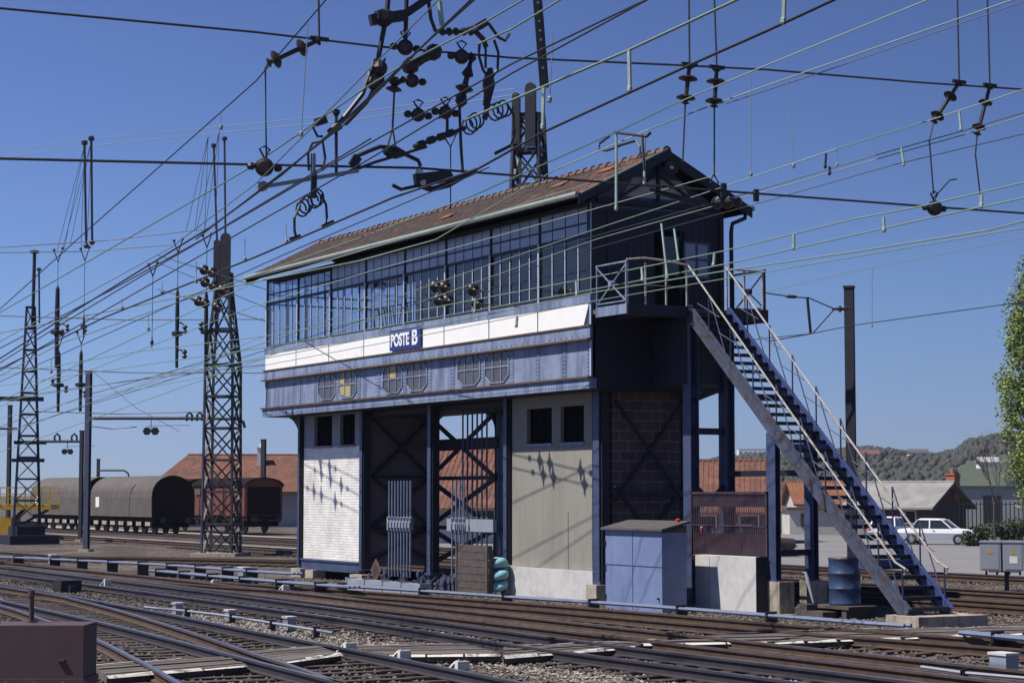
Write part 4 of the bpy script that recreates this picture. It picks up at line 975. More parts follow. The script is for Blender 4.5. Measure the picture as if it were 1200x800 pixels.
# ------------------------------------------------------------------ point rodding along the tracks
def rodding(label, px, z, r, step=1.9, m='pipe', off=(0, .16)):
    pts = [G(x, y, z) for x, y in px]
    e = empty('point_rodding', (pts[0].x, pts[0].y, 0), label, 'rodding', 'runs of point rodding on roller stands')
    P = dense([(p.x, p.y) for p in pts], 1.0)
    for o in off: MB().tube([(x, y+o, z) for x, y in P], r, 6).build('rod', MT[m], e)
    d = 0
    for (x, y), (x2, y2) in zip(P, P[1:]):
        s = math.hypot(x2-x, y2-y); d += s
        if d > step:
            d = 0; b = MB(); b.box(x-.06, x+.06, y-.06, y+.06+off[-1], 0, .05); b.box(x-.035, x-.02, y-.05, y+.05+off[-1], .05, z+.05); b.box(x+.02, x+.035, y-.05, y+.05+off[-1], .05, z+.05)
            b.lathe((x, y-.06, z-r-.04), (0, 1, 0), [(0, .04), (.12+off[-1], .04)], 7); b.lathe((x, y-.06, z+r+.02), (0, 1, 0), [(0, .025), (.12+off[-1], .025)], 7)
            b.build('roller_stand', MT['black'], e)
    return e
rodding('long pale blue rodding run passing the foot of every pier', [(295, 680), (460, 690), (620, 701), (730, 708), (900, 721), (1000, 729), (1060, 733)], .3, .042, 2.6)
rodding('rodding run emerging right of the board crossing at the stair foot', [(1125, 741), (1165, 745), (1290, 757)], .3, .05, 2.0)
rodding('rodding run on tall stands in the left distance', [(-30, 651), (60, 655), (180, 661), (290, 669), (345, 672)], .42, .042, 1.6, off=(0, .14, .28))
rodding('second left rodding run starting under the lattice tower', [(175, 668), (260, 676), (345, 683), (410, 688)], .33, .04, 1.5, off=(0, .14, .28))
rodding('thin rodding beside the three small grey boxes', [(170, 711), (250, 719), (340, 733), (390, 741)], .18, .03, 2.2, 'grey', (0,))
rodding('thin rodding in the lower right gravel', [(1080, 781), (1130, 788), (1200, 794), (1290, 803)], .15, .03, 2.2, 'grey', (0,))
bx = [((208, 722), .34, 'small grey box left of two like it on the thin rodding'), ((270, 731), .34, 'middle one of the small grey boxes on the thin rodding'), ((339, 741), .36, 'small grey box right of two like it near the turnout'),
      ((1177, 797), .5, 'grey trackside box at the lower right corner'), ((62, 662), .5, 'grey box on the rodding at the far left'), ((287, 682), .6, 'pale grey box on the rodding just left of the brick pier')]
for (px, s, l_) in bx:
    p = G(*px); e = empty('trackside_box', p, l_, 'box', 'small grey trackside boxes')
    b = MB(); s *= .72; b.box(p.x-s/2, p.x+s/2, p.y-s*.35, p.y+s*.35, .06, .06+s*.9); b.build('body', MT['grey'], e)
    b = MB(); b.box(p.x-s/2-.02, p.x+s/2+.02, p.y-s*.35-.02, p.y+s*.35+.02, .06+s*.9, .1+s*.9); b.build('lid', MT['conc'], e)
    b = MB(); b.box(p.x-.06, p.x+.06, p.y-.06, p.y+.06, -.02, .06); b.build('foot', MT['black'], e)
for px, l_ in [((122, 690), 'white bent clip beside the nearest rails, leftmost of the white point fittings'), ((248, 691), 'white point fitting left of the brick pier'), ((290, 690), 'white post and foot fitting on the rodding'), ((330, 698), 'white curved fitting on the rusty rail below the brick pier'), ((402, 773), 'white clip in the turnout left of the gravel'), ((465, 783), 'white clip with a long white rod in the turnout'), ((532, 797), 'white clip at the bottom edge of the turnout')]:
    p = G(*px); b = MB(); b.tube([p+Vector((-.5, -.15, .03)), p+Vector((-.15, -.05, .1)), p+Vector((.05, .0, .26)), p+Vector((.16, .02, .3))], .035, 5); b.tube([p+Vector((-.3, .1, .03)), p+Vector((.0, .1, .12)), p+Vector((.16, .1, .3))], .03, 5); b.box(p.x+.12, p.x+.22, p.y-.05, p.y+.15, 0, .3)
    tag(b.build('point_fitting', MT['edge']), l_, 'fitting', 'white point fittings on the tracks')

# ------------------------------------------------------------------ trackside cabinets
p = G(1180, 694); e = empty('control_cabinet', p, 'pair of grey electrical cabinets with warning triangles on one post at the right edge', 'electrical cabinet', rz=YAW-.35)
for i, x in enumerate((-.42, .22)):
    b = MB(); b.box(x-.29, x+.29, -.25, .35, .62, 1.42); b.box(x-.31, x+.31, -.27, .37, 1.42, 1.47); bo = b.build('cabinet_box', MT['grey'], e, local=True)
    q = MB(); q.box(x-.24, x+.24, -.262, -.25, .67, 1.37); q.build('cabinet_door', MT['grey'], bo, local=True)
    q = MB(); q.prism([(x-.07, -.268, 1.1), (x+.07, -.268, 1.1), (x, -.268, 1.24)], (0, .004, 0)); q.build('warning_triangle', MT['yellow'], bo, local=True)
    q = MB(); q.prism([(x-.008, -.270, 1.125), (x+.012, -.270, 1.16), (x-.004, -.270, 1.165), (x+.008, -.270, 1.2), (x-.015, -.270, 1.16), (x+.0, -.270, 1.155)], (0, .003, 0)); q.build('bolt_mark', MT['black'], bo, local=True)
    if i: q = MB(); q.box(x-.1, x+.12, -.268, -.262, .84, 1.04); q.build('white_label', MT['wall_w'], bo, local=True)
    for cx in (-.15, .15): q = MB(); q.tube([(x+cx, .05, .62), (x+cx, .05, .5)], .035, 6); q.build('cable_gland', MT['black'], bo, local=True)
b = MB(); b.box(-.06, .06, -.02, .1, 0, .62); b.box(-.2, .2, -.15, .2, -.05, .06); b.bar((-.5, .04, .6), (.4, .04, .6), .06, .05); b.build('post', MT['steel'], e, local=True)
# maroon cabinet in the left foreground
d_ = 17.; p0 = D(-14, 732, d_); p1 = D(98, 733, d_); c = (p0+p1)/2
e = empty('relay_cabinet', (c.x, c.y, 0), 'maroon sheet metal cabinet close to the camera in the lower left corner', 'cabinet', rz=YAW); w = (p1-p0).length/2; h = c.z
b = MB(); b.box(-w, w, 0, .55, h-.45, h); b.box(-w-.015, w+.015, -.015, .565, h-.52, h-.445); b.build('lid', MT['maroon'], e, local=True)
for x in (-w*.6, 0, w*.6):
    b = MB(); b.lathe((x, -.015, h-.482), (0, -1, 0), [(0, .018), (.012, .016)], 8); b.build('bolt', MT['rustline'], e, local=True)
b = MB(); b.box(w*.35, w*.75, -.02, -.0, h-.30, h-.28); b.v = [Vector((v.x*.0+w*.55+(v.x-w*.55)*.35, v.y, v.z)) for v in b.v]; b.build('lid_handle', MT['maroon'], e, local=True)
b = MB(); b.box(-w+.03, w-.03, .03, .52, -.05, h-.52); b.build('body', MT['maroon'], e, local=True)
p = D(37, 740, 17.4); q = D(37, 694, 17.4); b = MB(); b.tube([(p.x, p.y, h-.02), q], .022, 8); b.lathe(q-Vector((0, 0, .03)), Z, [(0, .03), (.05, .03)], 8)
b.tube([(p.x, p.y, h-.02), (p.x, p.y, h+.012)], .05, 8); b.v = [v for v in b.v]
bb = MB(); c0 = e.location; rot = Matrix.Rotation(-YAW, 3, 'Z'); bb.v = [rot @ (v-Vector((c0.x, c0.y, 0))) for v in b.v]; bb.f = b.f; bb.m = b.m; bb.build('vent_pipe', MT['maroon'], e, local=True)
for px, l_ in [((78, 694), 'dark point motor box between the two left foreground rails')]:
    p = G(*px); b = MB(); b.box(p.x-.35, p.x+.45, p.y-.3, p.y+.3, .0, .36); b.box(p.x+.0, p.x+.7, p.y-.1, p.y+.1, .05, .22); tag(b.build('point_motor', MT['black']), l_, 'point motor')

# ------------------------------------------------------------------ wagons
def wheelset(e, x, r=.48):
    for s in (-1, 1):
        b = MB(); b.lathe((x, s*.68, r+.15), (0, s, 0), [(0, r+.03), (.03, r+.03), (.031, r), (.12, r), (.13, .12), (.2, .12)], 18); w = b.build('wheel', MT['black'], e, local=True)
    b = MB(); b.tube([(x, -.7, r+.15), (x, .7, r+.15)], .08, 8); b.build('axle', MT['black'], e, local=True)
def underframe(e, Lw, m='wagon_dk'):
    b = MB(); b.box(-Lw/2, Lw/2, -1.2, 1.2, 1.05, 1.32)
    for s in (-1, 1): b.box(-Lw/2, Lw/2, s*1.22-.06, s*1.22+.06, 1.0, 1.34)
    for i in range(6):
        x = -Lw/2+.8+i*(Lw-1.6)/5; b.box(x-.3, x+.3, -1.3, 1.3, .62, .98)
    b.build('underframe', MT[m], e, local=True)
    for x in (-Lw/2, Lw/2):
        for y in (-.87, .87):
            s = 1 if x > 0 else -1; b = MB(); b.lathe((x, y, 1.08), (s, 0, 0), [(0, .08), (.4, .08), (.41, .2), (.46, .21)], 12); b.build('buffer', MT['black'], e, local=True)
def hoodwagon(p, rz, label):
    e = empty('covered_wagon', p, label, 'wagon', 'railway wagons in the left background', rz); Lw = 12.0
    underframe(e, Lw)
    for x in (-4.6, -2.8, 2.8, 4.6): wheelset(e, x)
    prof = [(-1.45, 1.3), (-1.47, 2.6)]+[(-1.45*cos(a), 2.75+1.25*sin(a)) for a in [pi*i/16 for i in range(17)]]+[(1.47, 2.6), (1.45, 1.3)]
    vs = []; fs = []; n = len(prof); K = 49
    for i in range(K):
        x = -Lw/2+.15+(Lw-.3)*i/(K-1); f = 1+.012*(1 if i % 4 == 0 else -.4 if i % 4 == 2 else 0)
        for (y, z) in prof: vs.append((x, y*f, 1.3+(z-1.3)*f))
    for i in range(K-1):
        for k in range(n-1): fs.append((i*n+k, i*n+k+1, (i+1)*n+k+1, (i+1)*n+k))
    MB().add(vs, fs).build('tarpaulin_hood', MT['tarp'], e, smooth=False, local=True)
    b = MB()
    for x in (-Lw/2+.02, Lw/2-.14): b.prism([(x, y*1.015, z) for y, z in prof], (.12, 0, 0))
    b.each('end_wall', MT['wagon_dk'], e, local=True)
    for s in (-1, 1):
        b = MB(); b.box(-Lw/2+1.2, -Lw/2+1.9, s*1.48-.01, s*1.48+.01, 1.9, 2.6); b.build('label_plate', MT['wall_w'], e, local=True)
        b = MB()
        for i in range(7): x = -Lw/2+1+i*1.65; b.box(x-.45, x+.45, s*1.36-.01, s*1.36+.01, .72, .98)
        b.each('side_plate', MT['conc2'], e, local=True)
    return e
def vanwagon(p, rz, label):
    e = empty('box_wagon', p, label, 'wagon', 'railway wagons in the left background', rz); Lw = 9.5
    underframe(e, Lw)
    for x in (-3.2, 3.2): wheelset(e, x)
    b = MB(); b.box(-Lw/2+.1, Lw/2-.1, -1.35, 1.35, 1.3, 3.35)
    for s in (-1, 1):
        for i in range(9): x = -Lw/2+.2+i*(Lw-.4)/8; b.box(x-.05, x+.05, s*1.35-.06, s*1.35+.06, 1.3, 3.35)
    b.prism([(-Lw/2+.1, -1.35, 3.35)]+[(-Lw/2+.1, -1.35*cos(pi*i/10), 3.35+.52*sin(pi*i/10)) for i in range(1, 10)]+[(-Lw/2+.1, 1.35, 3.35)], (Lw-.2, 0, 0))
    b.build('body', MT['wagon_red'], e, local=True)
    pr = [(-1.45*cos(pi*i/12), 3.36+.58*sin(pi*i/12)) for i in range(13)]; b = MB()
    b.prism([(-Lw/2-.05, y, z) for y, z in pr]+[(-Lw/2-.05, y*.96, z-.06) for y, z in reversed(pr)], (Lw+.1, 0, 0)); b.build('roof', MT['wagon_dk'], e, local=True)
    for s in (-1, 1):
        b = MB(); b.box(-1.0, 1.0, s*1.43-.03, s*1.43+.03, 1.35, 3.2); b.build('sliding_door', MT['wagon_red'], e, local=True)
        for x in (-3.6, 3.6): b = MB(); b.box(x-.45, x+.45, s*1.42-.02, s*1.42+.02, 2.75, 3.15); b.build('vent', MT['tarp'], e, local=True)
    b = MB(); b.box(Lw/2-.1, Lw/2-.06, -1.2, 1.2, 1.4, 3.3); b.build('shaded_end', MT['wagon_dk'], e, local=True)  # dark sheet puts the shade on this end into colour
    return e
wang = .0
def wagpos(px, py): return G(px, py)
A0 = G(205, 629); # near end of the first hood wagon on the ground
def along(p, ang, d): return Vector((p.x+cos(ang)*d, p.y+sin(ang)*d, 0))
wa = math.atan2(G(60, 622).y-A0.y, G(60, 622).x-A0.x)+pi   # wagon axis seen from its far end
hoodwagon(along(A0, wa, -6.3), wa, 'grey tarpaulin hood wagon nearest the lattice tower')
hoodwagon(along(A0, wa, -19.6), wa, 'grey hood wagon partly hidden by the far lattice tower')
B0 = G(312, 627)
vanwagon(along(B0, wa, -5.1), wa, 'red brown box wagon behind the lattice tower')
vanwagon(along(B0, wa, -16.0), wa, 'second red brown box wagon mostly hidden by the grey hood wagon')
track('siding carrying the covered wagons', [tuple(along(A0, wa, 18)+Vector((0, -.72, 0)))[:2], tuple(along(A0, wa, -45)+Vector((0, -.72, 0)))[:2]][::-1], [tuple(along(A0, wa, 18)+Vector((0, .72, 0)))[:2], tuple(along(A0, wa, -45)+Vector((0, .72, 0)))[:2]][::-1], A0.x-40, A0.x+12, top='rust', step=1)

# yellow inspection platform car
p = G(18, 633); e = empty('inspection_car', p, 'yellow rail inspection car with a raised railed work platform at the left edge', 'rail vehicle', rz=YAW)
sc_ = (p-CP).length/F
def yb(x0, x1, ya, yb_): return ((x0-18)*sc_, (x1-18)*sc_, 2.8+(573.5-yb_)*sc_, 2.8+(573.5-ya)*sc_)
b = MB(); x0_, x1_, z0_, z1_ = yb(-60, 12, 600, 624); b.box(x0_, x1_, .2, 2.6, z0_, z1_); b.build('body', MT['yellow'], e, local=True)
b = MB(); x0_, x1_, z0_, z1_ = yb(-60, 57, 585, 591); b.box(x0_, x1_, .2, 2.4, z0_, z1_); b.build('platform', MT['yellow'], e, local=True)
b = MB(); x0_, x1_, z0_, z1_ = yb(-60, 56, 566, 585)
for yy in (.2, 2.4):
    for i in range(13): x = x0_+(x1_-x0_)*i/12; b.bar((x, yy, z0_), (x, yy, z1_), .06, .06)
    for z in (z0_+.35, (z0_+z1_)/2+.1, z1_): b.bar((x0_, yy, z), (x1_, yy, z), .06, .06)
b.build('railing', MT['yellow'], e, local=True)
b = MB(); x0_, x1_, z0_, z1_ = yb(22, 50, 591, 626); b.bar((x0_, 1.2, z1_), (x0_-1.5, 1.2, z0_+.4), .2, .2); b.bar((x1_, 1.2, z1_), (x0_-1.0, 1.2, z0_+.5), .15, .15); b.box(-3, 1.2, .3, 2.4, .6, 1.0); b.build('lift_frame', MT['black'], e, local=True)
for x in (-3.0, .4):
    for y in (.5, 2.1): b = MB(); b.lathe((x, y, .5), (0, 1, 0), [(0, .4), (.12, .4), (.13, .1)], 14); b.build('wheel', MT['black'], e, local=True)

# ------------------------------------------------------------------ white saloon car
def car(p, rz, label, m, nm='parked_car'):
    e = empty(nm, p, label, 'car', 'cars parked in the yard', rz)
    # stations along x (front +x): half width, sill z, belt z
    st_ = [(2.2, .70, .42, .66), (2.12, .78, .34, .80), (1.3, .83, .32, .86), (.75, .84, .32, .90), (0, .84, .32, .90), (-.9, .84, .32, .90), (-1.5, .83, .34, .90), (-2.1, .78, .38, .84), (-2.2, .70, .44, .72)]
    vs = []; fs = []
    for x, w, z0, z1 in st_:
        zm = (z0+z1)/2+.05
        vs += [(x, -w*.86, z0), (x, -w, zm), (x, -w*.95, z1-.02), (x, -w*.72, z1+.03), (x, w*.72, z1+.03), (x, w*.95, z1-.02), (x, w, zm), (x, w*.86, z0)]
    for i in range(len(st_)-1):
        for k in range(8): fs.append((i*8+k, i*8+(k+1) % 8, (i+1)*8+(k+1) % 8, (i+1)*8+k))
    fs.append(tuple(range(7, -1, -1))); fs.append(tuple((len(st_)-1)*8+k for k in range(8)))
    MB().add(vs, fs).build('body', m, e, smooth=False, local=True)
    # cabin
    lo = [(.95, .72, .91), (-1.35, .72, .91)]; hi = [(.32, .60, 1.40), (-.95, .60, 1.41)]
    b = MB(); b.add([(lo[0][0], -.74, .9), (lo[1][0], -.74, .9), (lo[1][0], .74, .9), (lo[0][0], .74, .9), (hi[0][0], -.60, 1.38), (hi[1][0], -.60, 1.38), (hi[1][0], .60, 1.38), (hi[0][0], .60, 1.38)], [(0, 1, 5, 4), (1, 2, 6, 5), (2, 3, 7, 6), (3, 0, 4, 7)]); b.build('windows', MT['glassd'], e, local=True)
    b = MB(); b.add([(.36, -.63, 1.37), (-1.0, -.63, 1.38), (-1.0, .63, 1.38), (.36, .63, 1.37), (.2, -.52, 1.45), (-.85, -.52, 1.46), (-.85, .52, 1.46), (.2, .52, 1.45)], [(0, 1, 5, 4), (1, 2, 6, 5), (2, 3, 7, 6), (3, 0, 4, 7), (4, 5, 6, 7)])
    for s in (-1, 1):
        for (xa, xb) in ((.97, .36), (-.28, -.30), (-1.37, -.98)): b.bar((xa, s*.755, .89), (xb, s*.62, 1.40), .07, .05)
    b.build('roof', m, e, local=True)
    for x in (1.35, -1.3):
        for s in (-1, 1):
            b = MB(); b.lathe((x, s*.66, .31), (0, s, 0), [(0, .31), (.16, .31), (.19, .27), (.19, .19)], 18); wv = b.build('wheel', MT['tyre'], e, local=True)
            b = MB(); b.lathe((x, s*.84, .31), (0, s, 0), [(0, .18), (.03, .15)], 14); b.build('hubcap', MT['chrome'], wv, local=True)
    for x in (2.22, -2.22): b = MB(); b.box(x-.05, x+.05, -.78, .78, .42, .54); b.build('bumper', MT['chrome'], e, local=True)
    for s in (-1, 1):
        b = MB(); b.lathe((2.13, s*.55, .70), (1, 0, 0), [(0, .11), (.06, .1)], 12); b.build('headlight', MT['chrome'], e, local=True)
        b = MB(); b.box(-2.2, -2.14, s*.6-.14, s*.6+.14, .6, .74); b.build('tail_light', MT['red'], e, local=True)
        b = MB(); b.box(-.1, .04, s*.85-.012, s*.85+.012, .8, .83); b.build('door_handle', MT['chrome'], e, local=True)
    return e
p = G(1100, 638); car(p, YAW-.50, 'white saloon car parked on the asphalt behind the staircase', MT['carw'])
p = G(1042, 633); car(p+Vector((0, 0, 0)), YAW+1.1, 'pale car mostly hidden behind the staircase and the white saloon', MT['carw'])
p = G(872, 652); car(p, YAW+.15, 'dark red car behind the mesh screen', MT['maroon'])

# ------------------------------------------------------------------ trees and bushes
def leafcloud(b, pts, size, n_each, m=0):
    b.k = m
    for (c, r) in pts:
        for i in range(n_each):
            d = Vector((random.gauss(0, 1), random.gauss(0, 1), random.gauss(0, 1))).normalized()*r*(random.random()**.45)
            p = c+Vector((d.x, d.y, d.z*1.25)); a = Vector((random.gauss(0, 1), random.gauss(0, 1), random.gauss(0, 1))).normalized()
            u = a.cross(Z); u = (u.normalized() if u.length > .01 else Vector((1, 0, 0)))*size*random.uniform(.6, 1.2); w = a.cross(u).normalized()*size*random.uniform(.5, .9)
            b.add([p-u, p+w, p+u, p-w], [(0, 1, 2, 3)])
p = G(1222, 640); H_ = 15.6
e = empty('poplar_tree', p, 'tall fresh green poplar at the right edge', 'tree')
b = MB(); b.tube([p+Vector((0, 0, -.2)), p+Vector((.05, 0, 4)), p+Vector((0, .1, 10)), p+Vector((0, 0, H_-1))], [.28, .22, .13, .03], 8)
cl = []
for i in range(300):
    z = random.uniform(2.6, H_); t = (z-2.6)/(H_-2.6); rmax = 1.75*(sin(pi*min(1, t*.85+.14))**.7)*random.uniform(.3, 1.1); a = random.uniform(0, 2*pi)
    c = p+Vector((cos(a)*rmax, sin(a)*rmax, z)); cl.append((c, random.uniform(.22, .85)))
    if i % 4 == 0: b.tube([p+Vector((0, 0, max(1.5, z-1.8))), p+Vector((cos(a)*rmax*.5, sin(a)*rmax*.5, z-.7)), c], [.06, .04, .015], 5)
b.build('trunk', MT['bark'], e)
b = MB(); leafcloud(b, cl[:170], .085, 170, 0); leafcloud(b, cl[170:], .085, 170, 1); b.build('crown', [MT['leaf'], MT['leaf2']], e)
p = G(1166, 634); e = empty('bare_tree', p, 'thin leafless tree in front of the flat roofed building', 'tree')
b = MB()
def grow(b, p, d, l, r, k):
    q = p+d*l; b.tube([p, p.lerp(q, .5)+Vector((random.uniform(-.05, .05), random.uniform(-.05, .05), 0)), q], [r, r*.85, r*.65], 5, False)
    if k == 0: return
    for i in range(3 if k > 1 else 4):
        nd = (d+Vector((random.uniform(-.6, .6), random.uniform(-.6, .6), random.uniform(-.1, .4)))).normalized(); grow(b, p.lerp(q, random.uniform(.55, 1)), nd, l*random.uniform(.6, .85), r*.6, k-1)
grow(b, p, Vector((0, 0, 1)), 2.4, .065, 4)
b.build('branches', MT['bark'], e)
def bush(px, py, w, h, label, n=10):
    p = G(px, py); e = empty('bush', p, label, 'bush', 'bushes at the edge of the yard'); s = (p-CP).length/F
    b = MB(); cl = [(p+Vector((RT.x, RT.y, 0))*random.uniform(-w/2, w/2)*s+Vector((0, 0, random.uniform(.15, .8)*h*s)), random.uniform(.25, .45)*h*s) for i in range(n)]
    leafcloud(b, cl, .09, 150); b.build('foliage', MT['bush'], e)
    b = MB()
    for c, r in cl[:5]: b.tube([p, c], .025, 5)
    b.build('stems', MT['bark'], e)
bush(1142, 640, 26, 22, 'dark bush behind the boot of the white car', 9); bush(1178, 633, 30, 22, 'low scrub under the bare tree'); bush(950, 626, 34, 14, 'low clipped hedge left of the staircase'); bush(1210, 632, 30, 20, 'scrub at the foot of the poplar')
# fence in front of the flat roofed building
e = empty('iron_fence', G(1170, 626), 'thin iron fence before the flat roofed building', 'fence')
b = MB(); a = G(1125, 626); c = G(1250, 627)
for i in range(26): q = a.lerp(c, i/25); b.bar(q, q+Vector((0, 0, 2.3)), .05, .05)
b.bar(a+Vector((0, 0, 2.1)), c+Vector((0, 0, 2.1)), .05, .05); b.bar(a+Vector((0, 0, .4)), c+Vector((0, 0, .4)), .05, .05); b.build('railings', MT['black'], e)
# ------------------------------------------------------------------ lattice towers and posts
def tower(name, label, p, rz, levels, plates, poles, base=True, dz=.12, arms=()):
    """levels: (z, half width x, half width y)"""
    e = empty(name, p, label, 'lattice tower', 'lattice towers of the overhead line', rz)
    for sx in (-1, 1):
        for sy in (-1, 1):
            b = MB()
            for (za, wa_, da), (zb, wb_, db_) in zip(levels, levels[1:]): b.angle((sx*wa_, sy*da, za), (sx*wb_, sy*db_, zb), .13, .03, up=Vector((0, sy, 0)))
            b.build('leg', MT['steel_b'] if sy < 0 and sx < 0 else MT['steel'], e, local=True)  # front left leg paler, the light on that edge put into colour
    for face in range(4):
        b = MB()
        for (za, wa_, da), (zb, wb_, db_) in zip(levels, levels[1:]):
            if face == 0: A, B_, C_, D_ = (-wa_, -da, za), (wa_, -da, za), (-wb_, -db_, zb), (wb_, -db_, zb)
            elif face == 1: A, B_, C_, D_ = (-wa_, da, za), (wa_, da, za), (-wb_, db_, zb), (wb_, db_, zb)
            elif face == 2: A, B_, C_, D_ = (-wa_, -da, za), (-wa_, da, za), (-wb_, -db_, zb), (-wb_, db_, zb)
            else: A, B_, C_, D_ = (wa_, -da, za), (wa_, da, za), (wb_, -db_, zb), (wb_, db_, zb)
            b.bar(A, D_, .10, .05); b.bar(B_, C_, .10, .05); b.bar(C_, D_, .14, .1 if zb-za < 1.5 else .16)
        b.build('lattice_bracing', MT['steel'], e, local=True)
    for (x, y, w, z0, z1) in plates:
        b = MB(); pr = [(x-w/2, y-dz/2, z0), (x+w/2, y-dz/2, z0), (x+w/2, y-dz/2, z1-w/2)]+[(x+w/2*cos(a), y-dz/2, z1-w/2+w/2*sin(a)) for a in [pi*i/8 for i in range(1, 8)]]+[(x-w/2, y-dz/2, z1-w/2)]
        b.prism(pr, (0, dz, 0)); b.build('head_plate', MT['black'], e, local=True)
    for (pa, pb, r) in poles:
        b = MB(); b.tube([pa, pb], r, 7); b.lathe(Vector(pb)-Vector((0, 0, .12)), Z, [(0, r*1.2), (.04, r*2.6), (.16, r*2.6), (.2, r)], 8); b.build('spike', MT['steel'], e, local=True)
    for (pa, pb, w) in arms: b = MB(); b.bar(pa, pb, w, w); b.build('cross_arm', MT['steel'], e, local=True)
    if base:
        b = MB(); w = levels[0][1]+.35; b.prism([(-w, -w, -.1), (w, -w, -.1), (w, w, -.1), (-w, w, -.1)], (0, 0, .25)); b.build('base', MT['conc2'], e, local=True)
    return e
def lev(pairs, n):
    out = []
    for (za, wa_), (zb, wb_) in zip(pairs, pairs[1:]):
        k = max(1, round((zb-za)/n)) if n else 1
        for i in range(k): t = i/k; out.append((za+(zb-za)*t, wa_+(wb_-wa_)*t, (wa_+(wb_-wa_)*t)*.8))
    out.append((pairs[-1][0], pairs[-1][1], pairs[-1][1]*.8)); return out
P1 = G(259, 651); s1 = (P1-CP).length/F
tower('lattice_tower', 'big lattice tower standing in front of the red wagon with two round topped head plates', P1, YAW-.22, lev([(0, .72), (8.7, .66), (11.9, .34), (12.9, .30)], 1.45), [(-.24, -.3, .30, 12.5, 14.45), (.17, -.3, .48, 12.4, 14.75)],
      [((-.35, 0, 14.2), (-.58, 0, 18.9), .05), ((.05, 0, 14.5), (-.05, 0, 19.2), .05)])
b = MB(); c, s = cos(YAW), sin(YAW)
P0 = G(31, 637); s0 = (P0-CP).length/F
tower('lattice_tower', 'tapering lattice tower at the far left with a thin pole on top', P0, YAW+.25, lev([(0, .76), (13.4, .22)], 1.25), [], [((.12, 0, 12.2), (.16, 0, 16.6), .10), ((.5, -.1, 12.5), (.42, 0, 15.6), .05)], arms=[((-2.6, -.65, 8.15), (.8, -.65, 8.15), .24), ((-.8, -.6, 5.7), (1.0, -.6, 5.7), .2), ((-.9, -.6, 4.7), (.9, -.6, 4.7), .2)])
b = MB(); b.prism([P0+Vector(v) for v in ((-1.7, -1.4, 0), (1.7, -1.4, 0), (1.7, 1.4, 0), (-1.7, 1.4, 0))], (0, 0, .5)); b.box(P0.x-.9, P0.x+.9, P0.y-.8, P0.y+.8, .5, 1.0); tag(b.build('tower_footing', MT['navy']), 'dark sloped footing under the far left lattice tower', 'footing')
P2 = D(620, 300, 66); P2.z = 0
s2 = 66/F
tower('lattice_tower', 'lattice tower rising behind the signal box roof with a perforated bar on top', P2, YAW-.35, lev([(0, .95), (15.2, .40)], 1.15), [(-.28, -.46, .27, 14.2, 15.9), (.22, -.46, .36, 14.1, 16.2)], [])
b = MB(); a = D(638, 103, 65.5); q = D(628, -25, 65.5); b.bar(a, q, .30, .12, up=FW); o = b.build('signal_bar', MT['black']); tag(o, 'dark perforated bar reaching out of the top of the frame above the middle tower', 'mast')
for k in range(8):
    t = .18+k*.085; c_ = a.lerp(q, t)-FW*.09
    b = MB(); b.lathe(c_, FW, [(0, .04), (.03, .04)], 8); h_o = b.build('hole_plug', MT['grey'], o)

def post(name, label, px, pytop, pybase, w, m, d=None, h=True, group='plain steel posts of the overhead line'):
    p = G(px, pybase) if d is None else D(px, 574, d); p.z = 0; dd_ = (p-CP).dot(FW)
    zt = 2.8+(573.5-pytop)/F*dd_
    e = empty(name, p, label, 'post', group, rz=YAW-.3); w = w/F*dd_
    b = MB(); b.box(-w/2, w/2, -w*.5, -w*.38, -.1, zt); b.box(-w/2, w/2, w*.38, w*.5, -.1, zt); b.box(-w*.07, w*.07, -w*.38, w*.38, -.1, zt); b.build('shaft', m, e, local=True)
    b = MB(); b.box(-w*.6, w*.6, -w*.6, w*.6, zt, zt+.06); b.build('cap', m, e, local=True)
    b = MB(); b.box(-w*1.1, w*1.1, -w*1.1, w*1.1, -.1, .12); b.build('footing', MT['conc2'], e, local=True)
    return e, p, zt, dd_
post('steel_post', 'tall blue grey steel post in front of the grey hood wagon', 101, 430, 646, 6, MT['steel_b'])
_, pr_, zr_, dr_ = post('steel_post', 'tall brown steel post behind the staircase', 998, 330, 690, 11, MT['steel'], d=66)
post('steel_post', 'thin steel post just left of the far left tower', 9, 470, 628, 4, MT['steel'])
post('steel_post', 'dark steel post between the far tower and the hood wagon', 94, 500, 634, 4, MT['steel'])
post('steel_post', 'thin dark post above the red brown box wagon', 308, 510, 618, 5, MT['steel'])
post('steel_post', 'short dark post showing above the grey hood wagon', 114, 533, 622, 3, MT['steel'])
# bracket on the post behind the stairs
b = MB(); Q = lambda x, y: D(x, y, dr_)
b.tube([Q(998, 362), Q(978, 362), Q(948, 349), Q(930, 348), Q(895, 343)], .022, 5); b.tube([Q(978, 362), Q(953, 390)], .02, 5); b.tube([Q(946, 348), Q(950, 391)], .05, 6); b.tube([Q(900, 400), Q(950, 391)], .02, 5)
o = b.build('bracket_arm', MT['wire']); tag(o, 'registration arm fixed to the brown post behind the staircase', 'bracket arm')
b = MB(); b.lathe(Q(993, 362), Q(975, 362)-Q(993, 362), [(0, .05), (.05, .13), (.1, .05), (.18, .05), (.24, .13), (.3, .05), (.5, .03)], 8); b.build('insulator', MT['insul'], o)
b = MB(); b.lathe(Q(920, 347), Q(935, 348)-Q(920, 347), [(0, .03), (.1, .06), (.3, .06), (.4, .03)], 6); b.build('clamp', MT['black'], o)
